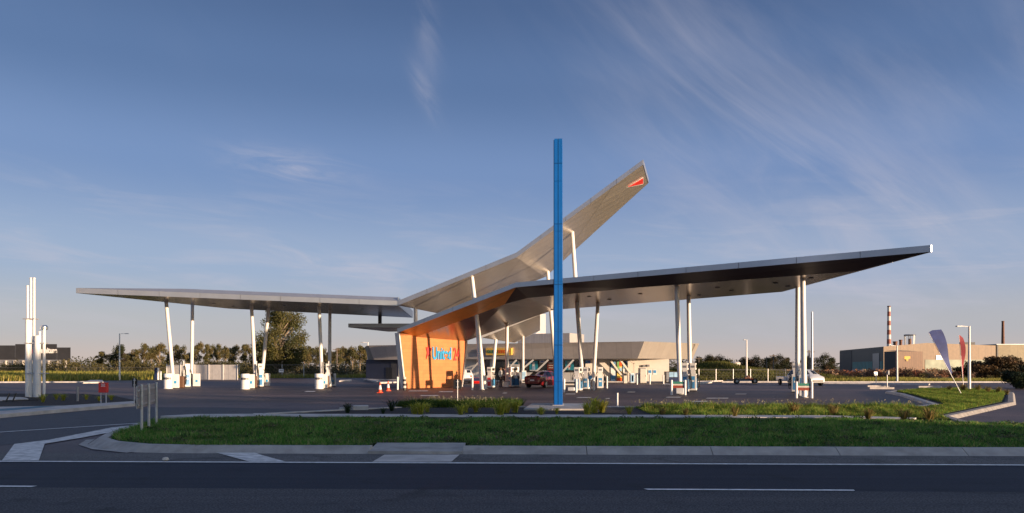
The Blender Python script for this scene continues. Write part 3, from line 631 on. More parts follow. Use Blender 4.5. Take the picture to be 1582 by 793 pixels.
# entrance canopy between forecourt and shop
ec = thing('entrance_canopy', 'tilted beige-soffited canopy linking the shop entrance and the forecourt', 'canopy', (0, 80, 0))
E1, E2, E3, E4 = P(745, 522, 76), P(795, 529.6, 86), P(833.5, 511, 84), P(833.5, 487, 74)
b = MB(); b.face([E1, E2, E3]); b.face([E1, E3, E4]); b.build('soffit', M['soffit_w'], ec)
b = MB(); fascia(E1, E4, .35); fascia(E4, E3, .35); fascia(E3, E2, .35); fascia(E2, E1, .16); b.build('fascia', M['column'], ec)
b = MB(); b.face([up(p, .36) for p in (E1, E4, E3)]); b.face([up(p, .36) for p in (E1, E3, E2)]); b.build('roof', M['roofm'], ec)
column(G(760, 592.2), P(766, 525.5, 80), .17, ec); column(Vector((1.28, 85, 0)), P(808, 516, 84), .15, ec)

# ------------------------------------------------------------------ blue pylon
pb = Vector(((862.3-CX)*31.4/F, 31.4, 0)); th = math.atan2(pb.x, pb.y)
py_ = thing('pylon', 'tall thin bright blue pylon standing on a concrete pad', 'pylon', (pb.x, pb.y, .16), 0)
b = MB(); pm = Matrix.Translation((pb.x, pb.y, 0)) @ Matrix.Rotation(-th-R(1.3), 4, 'Z')
def pbox(x0_, x1_, y0_, y1_, z0, z1, m=0):
    vs = [pm @ Vector((x, y, z)) for z in (z0, z1) for x, y in ((x0_, y0_), (x1_, y0_), (x1_, y1_), (x0_, y1_))]; b.mesh(vs, [(3, 2, 1, 0), (4, 5, 6, 7), (0, 1, 5, 4), (1, 2, 6, 5), (2, 3, 7, 6), (3, 0, 4, 7)], m)
for x0_, x1_ in ((-.165, -.018), (-.010, .120), (.126, .175)): 
    zs = [.15]+[1.2+2.15*i for i in range(5)]+[11.63]
    for z0, z1 in zip(zs, zs[1:]): pbox(x0_, x1_, 0, 1.5, z0+.006, z1-.006)
b.build('cladding', M['blue'], py_)
b = MB(); pbox(-.195, .160, .03, 1.47, .14, 11.58); b.build('core', M['bluedark'], py_)
b = MB(); pbox(-.24, .22, -.06, 1.56, .12, .19); b.build('base_plate', M['galv'], py_)

# ------------------------------------------------------------------ fuel dispensers and island furniture
def make_pump(tall=False):
    t = thing('fuel_pump', 'x', 'fuel pump', group='fuel pumps on the forecourt islands')
    H = 1.0 if not tall else 1.22
    b = MB(); b.box((0, 0, H/2+.06), (.50, .92, H)); b.build('cabinet', M['white'], t, bevel=.02)
    b = MB(); b.box((0, 0, .03), (.54, .96, .06)); b.build('base', M['darkgrey'], t)
    b = MB(); b.box((0, -.463, H/2+.04), (.30, .012, H-.3)); b.build('end_panel', M['panelblue'], t)
    b = MB(); b.box((.253, .02, H/2-.02), (.012, .74, H*.6)); b.build('side_panel', M['panelblue'], t)
    b = MB(); b.box((-.253, .02, H/2-.02), (.012, .74, H*.6)); b.build('side_panel', M['poster'], t)
    b = MB(); b.box((0, -.471, H*.62), (.2, .01, .13)); b.build('price_sticker', M['poster'], t)
    for y in (-.38, .38):
        b = MB(); b.box((0, y, H+.2), (.3, .09, .34)); b.build('upright', M['white'], t)
    z0 = H+.34; hz = .44 if not tall else .52
    b = MB(); b.box((0, 0, z0+hz/2), (.42, .86, hz)); hd = b.build('display_head', M['white'], t, bevel=.02)
    for s in (-1, 1):
        b = MB(); b.box((s*.214, 0, z0+hz*.55), (.012, .62, hz*.5)); b.build('screen', M['black'], hd)
    b = MB(); b.box((0, -.433, z0+hz*.5), (.26, .01, .16)); b.build('pump_number', M['grey'], hd)
    for s in (-1, 1):
        for y in (-.30, .30):
            b = MB(); b.box((s*.29, y, H*.88), (.09, .09, .26), rx=.2); b.box((s*.33, y, H*.78), (.05, .05, .2)); n = b.build('nozzle', M['black'], t)
            b = MB(); pts = [(s*.22, y, z0+.05), (s*.36, y+.03, z0-.2), (s*.46, y+.1, .62), (s*.44, y+.12, .28), (s*.36, y+.05, .24), (s*.32, y, .5), (s*.30, y, H*.75)]
            b.tube(pts, .022, 6); b.build('hose', M['rubber'], n, True)
    return t
pump0 = make_pump(False); pumpT = make_pump(True)
RZ = -R(18)
pumps = [
 (pump0, 758.5, 599.6, RZ, 'white fuel pump beside the twin white columns in front of the orange wall'),
 (pump0, 793.5, 598.3, RZ-R(38), 'white fuel pump with a blue side just left of the parked red sedan'),
 (pump0, 893.0, 604.3, RZ, 'white fuel pump right behind the guard rail beside the blue pylon'),
 (pump0, 906.0, 602.0, RZ, 'white fuel pump between the two leaning columns right of the blue pylon'),
 (pump0, 927.0, 600.6, RZ+R(14), 'white fuel pump at the shop end of the island right of the blue pylon'),
 (pumpT, 1058.5, 606.2, RZ, 'tall white fuel pump behind the green and red guard before the shop corner'),
 (pumpT, 1071.0, 604.2, RZ, 'tall white fuel pump right of the column pair before the shop corner'),
 (pumpT, 1240.5, 610.6, RZ-R(4), 'tall pale fuel pump in front of the rightmost column pair, behind the guard'),
 (pumpT, 1229.0, 606.2, RZ-R(4), 'tall pale fuel pump left of and behind the rightmost column pair'),
 (pumpT, 288.5, 598.2, R(7)+R(25), 'white fuel pump with blue panel on the leftmost fuel island'),
 (pumpT, 402.5, 598.0, R(7)+R(12), 'white fuel pump with blue panel on the middle of the three left islands'),
 (pumpT, 508.0, 598.0, R(7), 'narrow fuel pump with hoses on the left island nearest the orange wall'),
]
used = set()
for src, px, py, rz, lab in pumps:
    p = G(px, py)
    if src.name in used: copy_tree(src, p, rz, lab)
    else: used.add(src.name); place(src, p, rz); src['label'] = lab

for ch in pump0.children:
    if ch.name.startswith('end_panel'):
        ch.data = ch.data.copy(); ch.data.materials[0] = M['letterred']; ch['label'] = 'red end panel of the pump'
# white drums with a dark printed band, box panels and hose stands on the left islands
def make_drum():
    t = thing('barrier_drum', 'x', 'barrier', group='white drums on the left fuel islands')
    b = MB(); b.lathe([(.36, 0), (.36, .05), (.34, .07), (.34, 1.2), (.32, 1.24)], n=28); b.build('shell', M['white'], t, True)
    for k, a in enumerate((-142, -128, -116, -102, -88, -76, -64, -50, -36)):
        h = (.20, .16, .20, .18, .2, .15, .2, .17, .2)[k]; a = R(a)
        b = MB(); b.box((.343*math.cos(a), .343*math.sin(a), .84), (.012, .055, h), a); b.build('printed_letter', M['darkgrey'], t)
    return t
def make_boxpanel():
    t = thing('service_box', 'x', 'service box', group='white service boxes on the left fuel islands')
    b = MB(); b.box((0, 0, .6), (.58, .34, 1.16)); b.build('cabinet', M['white'], t, bevel=.02)
    b = MB(); b.box((0, -.172, .62), (.46, .012, .9)); b.build('door', M['white'], t)
    b = MB(); b.box((.04, -.182, .5), (.2, .012, .22)); b.build('sticker', M['letterblue'], t)
    b = MB(); b.box((0, 0, .015), (.62, .38, .03)); b.build('base', M['darkgrey'], t)
    return t
def make_hosestand():
    t = thing('hose_stand', 'x', 'hose stand', group='dark hose stands on the left fuel islands')
    b = MB(); b.box((0, 0, .5), (.42, .5, 1.0)); b.build('housing', M['brown'], t, bevel=.05)
    for y in (-.12, .1):
        b = MB(); b.tube([(.22, y, 1.9), (.3, y, 1.5), (.34, y, .7), (.30, y, .3), (.22, y, .25)], .03, 6); b.build('hose', M['rubber'], t, True)
    b = MB(); b.bar((.16, 0, .9), (.16, 0, 2.3), .07, .07); b.build('mast', M['white'], t)
    return t
dr, bxp, hs = make_drum(), make_boxpanel(), make_hosestand()
where = ('leftmost fuel island', 'middle left fuel island', 'left island nearest the orange wall')
for i, (a, bb, c, d_) in enumerate((((259.8, 600.6), (271, 599.8), (281, 599.2), (303.8, 597.2)), ((379, 601.4), (387.6, 600.2), (393.5, 599), (412, 596.6)), ((493, 600.8), (500.5, 600), (505, 598.8), (514, 596.8)))):
    for src, q, nm_, rz in ((dr, a, 'white drum with dark printing on the ', R(4)), (bxp, bb, 'white service box just right of the drum on the ', R(8)), (hs, c, 'dark hose stand with white mast on the ', R(8)), (bxp, d_, 'white service box at the far end of the ', R(8))):
        lab = nm_+where[i]
        if src.name in used: copy_tree(src, G(*q), rz, lab)
        else: used.add(src.name); place(src, G(*q), rz); src['label'] = lab

def make_guard(cols, cat='guard'):
    t = thing('pump_guard', 'x', 'guard rail', group='white post guards before the right pump islands')
    for s in (-1, 1):
        b = MB(); b.tube([(s*.43, 0, 0), (s*.43, 0, .93)], .075, 14); b.lathe([(.075, .93), (.06, .96), (.03, .975)], (s*.43, 0, 0), 14); b.build('post', M['white'], t, True)
    z = .86
    for m, h in cols:
        b = MB(); b.box((0, .02, z-h/2), (.72, .04, h)); b.build('panel', M[m], t); z -= h+.004
    return t
stripes = (('green', .15), ('cream', .09), ('redbrown', .17))
g1 = make_guard((('galv', .12), ('black', .12), ('cream', .09), ('darkgrey', .16))); place(g1, G(881, 606.4), RZ*.3); g1['label'] = 'white two-post guard with black and cream panels right of the blue pylon'
g2 = make_guard(stripes); place(g2, G(1048, 610.4), RZ*.3); g2['label'] = 'white two-post guard with green and red panels before the shop corner'
g3 = copy_tree(g2, G(1242.2, 615.3), RZ*.3, 'white two-post guard with green and red panels under the rightmost columns')
def make_bin():
    t = thing('waste_bin', 'x', 'bin', group='pale bins behind the pump guards')
    b = MB(); b.box((0, 0, .26), (.5, .46, .46), taper=1.04); b.build('tub', M['poster'], t, bevel=.03)
    b = MB(); b.box((0, 0, .52), (.54, .5, .06)); b.build('lid', M['grey'], t, bevel=.02); return t
wb = make_bin(); place(wb, G(1241, 612.4), RZ); wb['label'] = 'pale square bin behind the guard under the rightmost columns'
copy_tree(wb, G(1051, 609), RZ, 'pale bin behind the guard before the shop corner')
copy_tree(wb, G(883.3, 604.4), RZ, 'pale bin behind the guard right of the blue pylon')
copy_tree(wb, G(781.5, 598.8), RZ, 'pale bin beside the two people under the front canopy')

def make_bollard():
    t = thing('bollard', 'x', 'bollard', group='white steel bollards on the forecourt')
    b = MB(); b.tube([(0, 0, 0), (0, 0, .98)], .075, 14); b.build('post', M['white'], t, True)
    b = MB(); b.lathe([(.078, .98), (.065, 1.01), (.03, 1.03)], n=14); b.build('cap', M['white'], t, True); return t
bo = make_bollard(); place(bo, G(729.8, 602.8)); bo['label'] = 'white bollard left of the twin white columns'
for px, py, lab in ((614.3, 602.3, 'white bollard beside the traffic cones, left of the orange wall'), (937.6, 600, 'white bollard at the shop end of the island right of the pylon'), (984.2, 594.3, 'white bollard in front of the ice freezers by the shop'), (1004, 594.3, 'white bollard below the blue wall signs of the shop'), (1025, 595.5, 'white bollard left of the gas bottle cage'), (917.5, 603.2, 'slim white bollard beside the round blue sign')):
    copy_tree(bo, G(px, py), 0, lab)
sb = thing('striped_bollard', 'grey and black striped bollard at the foot of the orange wall', 'bollard', G(624.8, 603))
pos = G(624.8, 603)
for i in range(6):
    b = MB(); b.tube([pos+Vector((0, 0, .17*i)), pos+Vector((0, 0, .17*i+.17))], .13, 14); b.build('band', M[('black', 'cream')[i % 2]], sb, True)
rs = thing('round_sign', 'small round blue sign on a white post beside the fuel pump', 'sign', G(912, 603)); pos = G(912, 603)
b = MB(); b.tube([pos, pos+Vector((0, 0, 1.0))], .03, 10); b.build('post', M['white'], rs, True)
b = MB(); b.tube([pos+Vector((0, -.04, .98)), pos+Vector((0, -.06, .98))], .2, 24); d_ = b.build('disc', M['white'], rs, True)
b = MB(); b.tube([pos+Vector((0, -.061, .98)), pos+Vector((0, -.067, .98))], .15, 24); b.build('disc_face', M['panelblue'], d_, True)
def make_cone():
    t = thing('traffic_cone', 'x', 'traffic cone', group='orange traffic cones')
    b = MB(); b.box((0, 0, .02), (.38, .38, .04)); b.build('base', M['coneorange'], t, bevel=.01)
    for (r0, z0, r1, z1, m) in ((.15, .04, .115, .24, 'coneorange'), (.115, .24, .065, .52, 'white'), (.065, .52, .03, .74, 'coneorange')):
        b = MB(); b.lathe([(r0, z0), (r1, z1)], n=18); b.build('collar' if m == 'white' else 'body', M[m], t, True)
    return t
cn = make_cone(); place(cn, G(587.2, 607.2)); cn['label'] = 'orange and white traffic cone nearer the road, the left one of the two'
copy_tree(cn, G(599.7, 604.2), .4, 'orange and white traffic cone farther back, beside the white bollard')

# ------------------------------------------------------------------ small signs and posts in the beds
def backsign(px, py, x0_, x1_, y0_, y1_, lab):
    p = P(px, py, HC*F/(py-HOR)*.945); p.z = .1; t = thing('small_sign', lab, 'sign', p, group='small dark signs seen from behind'); d = p.y; s = d/F
    z1 = HC+(HOR-y0_)*s; z0 = HC+(HOR-y1_)*s; xa, xb = (x0_-CX)*s, (x1_-CX)*s
    b = MB(); b.tube([(p.x, d, .09), (p.x, d, z1+.02)], .022, 10); b.build('post', M['galv'], t, True)
    b = MB(); b.box(((xa+xb)/2, d+.04, (z0+z1)/2), (xb-xa, .02, z1-z0)); b.build('panel', M['black'], t, bevel=.006)
    b = MB(); b.box((p.x, d+.02, z0+.08), (.12, .03, .04)); b.box((p.x, d+.02, z1-.08), (.12, .03, .04)); b.build('clamp', M['galv'], t); return t
backsign(706.8, 627.5, 700.6, 713, 587, 601, 'small black sign on a thin post in front of the orange wall')
backsign(207.5, 623.5, 203.4, 211.4, 585, 597.5, 'small black sign on a thin post at the end of the left planting bed')
def post(name, px, py, top, r, m, lab, z=.1, grp=None, cat='post'):
    p = P(px, py, HC*F/(py-HOR)*(1-z/HC)); p.z = z; t = thing(name, lab, cat, p, group=grp)
    zt = HC+(HOR-top)*p.y/F
    b = MB(); b.tube([p, (p.x, p.y, zt)], r, 12); b.build('post_body', M[m], t, True)
    b = MB(); b.tube([(p.x, p.y, zt), (p.x, p.y, zt+.02)], r*1.15, 12); b.build('cap', M[m], t, True); return t
post('marker_post', 120, 620, 598, .055, 'grey', 'short grey post in the left planting bed beside the vent pipes')
post('marker_post', 953.8, 629, 608, .04, 'galv', 'thin grey post in the grass right of the blue pylon')
rb = thing('red_sign', 'red sign box on two pale posts in the left planting bed', 'sign', P(160, 627, 34)); rb.location.z = .1; p = P(160, 627, 34)
b = MB(); b.box((p.x, p.y, 0.86), (.36, .22, .47)); bx_ = b.build('box', M['red'], rb, bevel=.015)
for k, (w_, z) in enumerate(((.20, 1.02), (.16, .97), (.2, .92))):
    b = MB(); b.box((p.x+.04, p.y-.114, z), (w_, .008, .022)); b.build('lettering', M['white'], bx_)
for s in (-1, 1):
    b = MB(); b.bar((p.x+s*.12, p.y, .08), (p.x+s*.12, p.y, .64), .04, .04); b.build('post', M['galv'], rb)
# big sign seen from behind at the verge nose
bs = thing('chevron_sign', 'low wide grey sign seen from behind on three posts at the verge nose', 'sign', (-10.1, 20.4, .11))
a_, c_ = Vector((-9.72, 19.2, 0)), Vector((-10.55, 21.7, 0)); dv = (c_-a_).normalized(); nv = Vector((dv.y, -dv.x, 0))
for t_ in (0, .46, 1):
    q = a_.lerp(c_, t_); b = MB(); b.tube([up(q, .1), up(q, 1.37)], .035, 12); b.build('post', M['galv'], bs, True)
b = MB()
for z0, z1 in ((.74, 1.03), (1.04, 1.34)):
    for t0, t1 in ((-.12, .33), (.335, .70), (.705, 1.08)):
        q0_, q1_ = a_+dv*2.63*t0+nv*-.07, a_+dv*2.63*t1+nv*-.07; b.slab([up(q0_, z0), up(q1_, z0), up(q1_, z1), up(q0_, z1)], .012)
b.build('panel', M['signback'], bs)
b = MB()
for z in (.84, 1.22): b.bar(up(a_-dv*.25-nv*.045, z), up(c_+dv*.2-nv*.045, z), .03, .05)
b.build('rail', M['galv'], bs)
# fallen sign frame
fs = thing('fallen_sign', 'black sign legs leaning over the pale slab at the far left', 'sign frame', G(16, 624)); 
for px in (11, 21):
    p = G(px-2, 624); b = MB(); b.bar(up(p, .08), up(p+Vector((.12, .1, 0)), .52), .06, .06); b.build('leg', M['black'], fs)
b = MB(); b.bar(up(G(4, 624.5), .16), up(G(60, 623.8), .18), .05, .05); b.bar(up(G(20, 620), .3), up(G(66, 622), .16), .05, .05); b.build('rail', M['black'], fs)
# vent pipes
vp = thing('vent_pipes', 'cluster of white and steel tank vent pipes of different heights', 'vent pipes', P(55, 618, 41.5)); vp.location.z = .1
D = 41.5; sc_ = D/F; vx = lambda px: (px-CX)*sc_; vz = lambda py: HC+(HOR-py)*sc_
def vpipe(px, dy, segs, cap=None):
    b = MB()
    for (y0_, y1_, r) in segs: b.tube([(vx(px), D+dy, max(vz(y0_), .08)), (vx(px), D+dy, vz(y1_))], r, 16)
    o = b.build('pipe', M['white'], vp, True)
    if cap: c = MB(); c.lathe(cap, (vx(px), D+dy, 0), 16); c.build('cowl', M['chrome'], o, True)
    return o
vpipe(43.2, 0, [(620, 493, .135)]); vpipe(50.8, .1, [(620, 525, .075)]); vpipe(60, -.1, [(620, 519, .165)]); vpipe(68.2, 0, [(620, 508, .075)], [(.09, vz(510)), (.2, vz(509)), (.2, vz(505)), (.12, vz(502.5))])
for px, y0_, y1_ in ((42.3, 493, 443), (47.5, 493, 431), (52.4, 525, 431), (61, 519, 514)):
    b = MB(); b.tube([(vx(px), D+.02, vz(y0_)), (vx(px), D+.02, vz(y1_))], .062, 14); b.tube([(vx(px), D+.02, vz(y1_)), (vx(px), D+.02, vz(y1_)+.06)], .08, 14); b.build('steel_pipe', M['column'], vp, True)
b = MB(); b.tube([(vx(47.5), D+.02, vz(493)), (vx(47.5), D+.02, .1)], .06, 12); b.build('pipe', M['white'], vp, True)
for y, xa, xb in ((493, 38, 56), (530.5, 40, 71), (577, 42, 72)):
    b = MB(); b.box((vx((xa+xb)/2), D-.16, vz(y)), (vx(xb)-vx(xa), .05, .06)); b.box((vx((xa+xb)/2), D+.2, vz(y)), (vx(xb)-vx(xa), .05, .06)); b.build('bracket', M['galv'], vp)

# ------------------------------------------------------------------ vehicles
def make_car(name, lab, m, hatch=False):
    t = thing(name, lab, 'car')
    if not hatch:
        S = [(0, .38, .62, .84, .90, .62, .74, .52), (.12, .28, .62, .94, 1.02, .74, .83, .62), (.72, .22, .6, .98, 1.06, .80, .87, .66), (1.38, .2, .6, .97, 1.39, .80, .88, .57), (2.2, .2, .6, .95, 1.44, .80, .88, .58), (2.75, .2, .6, .94, 1.38, .80, .88, .56), (3.5, .22, .58, .92, .98, .80, .87, .64), (4.25, .24, .54, .78, .84, .74, .82, .58), (4.5, .34, .5, .62, .66, .60, .68, .45)]; wr, ws_, rw = (1.38, 2.75), (2.75, 3.5), (.72, 1.38); ax = (.88, 3.62)
    else:
        S = [(0, .36, .62, .9, 1.0, .66, .76, .6), (.08, .28, .62, .95, 1.10, .78, .85, .64), (.45, .22, .6, .96, 1.46, .8, .88, .60), (1.4, .2, .6, .96, 1.53, .8, .88, .62), (2.3, .2, .6, .95, 1.48, .8, .88, .58), (3.1, .22, .58, .93, 1.04, .8, .87, .66), (3.8, .24, .54, .82, .9, .76, .83, .6), (4.05, .34, .5, .64, .7, .64, .7, .48)]; wr, ws_, rw = (.45, 2.3), (2.3, 3.1), (.08, .45); ax = (.75, 3.2)
    def ring(s): x, zb, zm, zs, zr, wb, ws, wt = s; return [(x, -wb, zb), (x, -ws, zm), (x, -ws*.97, zs), (x, -wt, zr), (x, 0, zr+.03), (x, wt, zr), (x, ws*.97, zs), (x, ws, zm), (x, wb, zb)]
    b = MB(); vs = [p for s in S for p in ring(s)]; n = 9; fs = []
    for i in range(len(S)-1):
        for k in range(n): fs.append((i*n+k, (i+1)*n+k, (i+1)*n+(k+1) % n, i*n+(k+1) % n))
    fs.append(tuple(range(n))); fs.append(tuple(range((len(S)-1)*n+n-1, (len(S)-1)*n-1, -1)))
    b.mesh(vs, fs); body = b.build('body', M[m], t, True)
    def at(x):
        for a, c in zip(S, S[1:]):
            if a[0] <= x <= c[0]: f = (x-a[0])/(c[0]-a[0]); return [a[i]+(c[i]-a[i])*f for i in range(8)]
    def glass(pts, nm): bb = MB(); bb.slab(pts, .015); return bb.build(nm, M['glass'], t)
    for s in (-1, 1):
        xs = [wr[0]-.22, wr[0]+(wr[1]-wr[0])*.46, wr[0]+(wr[1]-wr[0])*.52, wr[1]+.30]
        for xa, xb in ((xs[0], xs[1]), (xs[2], xs[3])):
            q = []
            for x, top in ((xa, 0), (xb, 0), (xb, 1), (xa, 1)):
                k = at(x); lo, hi = (k[6]*.97, k[3]), (k[7], k[4]); f = .88 if top else .10
                q.append(Vector((x if not top else (x if wr[0] < x < wr[1] else (wr[0]+.05 if x < wr[0] else wr[1]-.06)), s*(lo[0]+(hi[0]-lo[0])*f+.02), lo[1]+(hi[1]-lo[1])*f)))
                if top: kk = at(q[-1].x); q[-1].y = s*(kk[6]*.97+(kk[7]-kk[6]*.97)*.86+.02); q[-1].z = kk[3]+(kk[4]-kk[3])*.86
            glass(q if s < 0 else q[::-1], 'side_window')
    for (xa, xb), nm in ((rw, 'rear_window'), (ws_, 'windscreen')):
        a, c = at(xa+(xb-xa)*.12), at(xb-(xb-xa)*.10); q = []
        for k, sgn in ((a, -1), (a, 1), (c, 1), (c, -1)): q.append(Vector((k[0], sgn*k[7]*.92, k[4]+.022)))
        nn = (q[1]-q[0]).cross(q[2]-q[0]); glass(q if nn.z > 0 else q[::-1], nm)
    for x in ax:
        for s in (-1, 1):
            bb = MB(); y0, y1 = s*.70, s*.895; bb.tube([(x, y0, .31), (x, y1, .31)], .31, 22); w_ = bb.build('wheel', M['rubber'], t, True)
            bb = MB(); bb.tube([(x, y1-.01*s, .31), (x, y1+.012*s, .31)], .19, 18); bb.build('rim', M['chrome'], w_, True)
    for s in (-1, 1):
        bb = MB(); bb.box((.055, s*.60, .80), (.12, .24, .16)); bb.build('tail_light', M['lampred'], t, bevel=.02)
        bb = MB(); bb.box((S[-2][0]+.08, s*.58, .66), (.26, .3, .14)); bb.build('headlight', M['lampclear'], t, bevel=.03)
        bb = MB(); bb.box((wr[1]+.32, s*.96, 1.0), (.12, .16, .12)); bb.build('mirror', M[m], t, bevel=.03)
    bb = MB(); bb.box((-.015, 0, .66), (.02, .38, .11)); bb.build('number_plate', M['poster'], t)
    bb = MB(); bb.box((.06, 0, .42), (.16, 1.3, .16)); bb.build('bumper', M[m], t, bevel=.04)
    bb = MB(); bb.box((S[-1][0]-.02, 0, .46), (.1, 1.1, .14)); bb.build('grille', M['black'], t, bevel=.02)
    return t
car = make_car('parked_sedan', 'dark red sedan parked beside a fuel pump, seen from behind left of the pylon', 'carred')
p = G(823, 599.6); place(car, p+Vector((-.05, 0, 0)), R(90-30))
c2_ = make_car('parked_hatchback', 'white hatchback partly hidden between the orange wall and twin columns', 'carwhite', True); place(c2_, P(719, 594.5, 77)*1, R(100)); c2_.location.z = 0
c3_ = copy_tree(c2_, Vector((28.0, 72.6, 0)), R(-80), 'white hatchback parked behind the rightmost pump island'); c3_['group'] = c2_['group'] = 'white hatchbacks'
# plant trailer and cage trailer
tr = thing('flat_trailer', 'low flatbed trailer with dark wheels parked before the right wire fence', 'trailer', (24.3, 77, 0))
b = MB(); b.box((24.3, 77, .46), (2.0, 1.5, .10)); b.build('deck', M['darkgrey'], tr)
b = MB(); b.box((24.3, 76.3, .36), (2.1, .1, .16)); b.bar((23.3, 77, .36), (22.6, 77, .40), .08, .08); b.build('chassis', M['grey'], tr)
for x in (23.42, 25.3):
    b = MB(); b.tube([(x, 76.15, .3), (x, 76.4, .3)], .30, 20); w_ = b.build('wheel', M['rubber'], tr, True); b = MB(); b.tube([(x, 76.13, .3), (x, 76.16, .3)], .14, 14); b.build('rim', M['grey'], w_, True)
b = MB(); b.box((24.6, 76.5, .62), (.6, .5, .2)); b.box((24.7, 76.5, .80), (.3, .3, .16)); b.build('winch', M['rust'], tr, bevel=.03)
b = MB(); b.box((25.0, 76.20, .52), (.4, .04, .12)); b.build('light_board', M['lampred'], tr)
ct = thing('cage_trailer', 'white cage trailer with an orange panel left of the rightmost columns', 'trailer', (27.7, 73.6, 0))
b = MB(); b.box((27.7, 73.6, .60), (1.5, 2.2, .42)); b.build('tub', M['carwhite'], ct, bevel=.03)
b = MB()
for x in (26.98, 27.34, 27.7, 28.06, 28.42):
    for y in (72.55, 74.65): b.bar((x, y, .8), (x, y, 1.36), .03, .03)
for z in (1.08, 1.36):
    for y in (72.55, 74.65): b.bar((26.96, y, z), (28.44, y, z), .03, .03)
    for x in (26.98, 28.42): b.bar((x, 72.5, z), (x, 74.7, z), .03, .03)
b.build('cage', M['darkgrey'], ct)
b = MB(); b.box((27.95, 72.5, 1.02), (.62, .03, .36)); b.build('panel', M['orange'], ct)
for x in (26.9, 28.5):
    b = MB(); b.tube([(x-.09, 73.4, .3), (x+.09, 73.4, .3)], .3, 20); w_ = b.build('wheel', M['rubber'], ct, True); b = MB(); b.tube([(x-.1, 73.4, .3), (x+.1, 73.4, .3)], .14, 12); b.build('rim', M['grey'], w_, True)

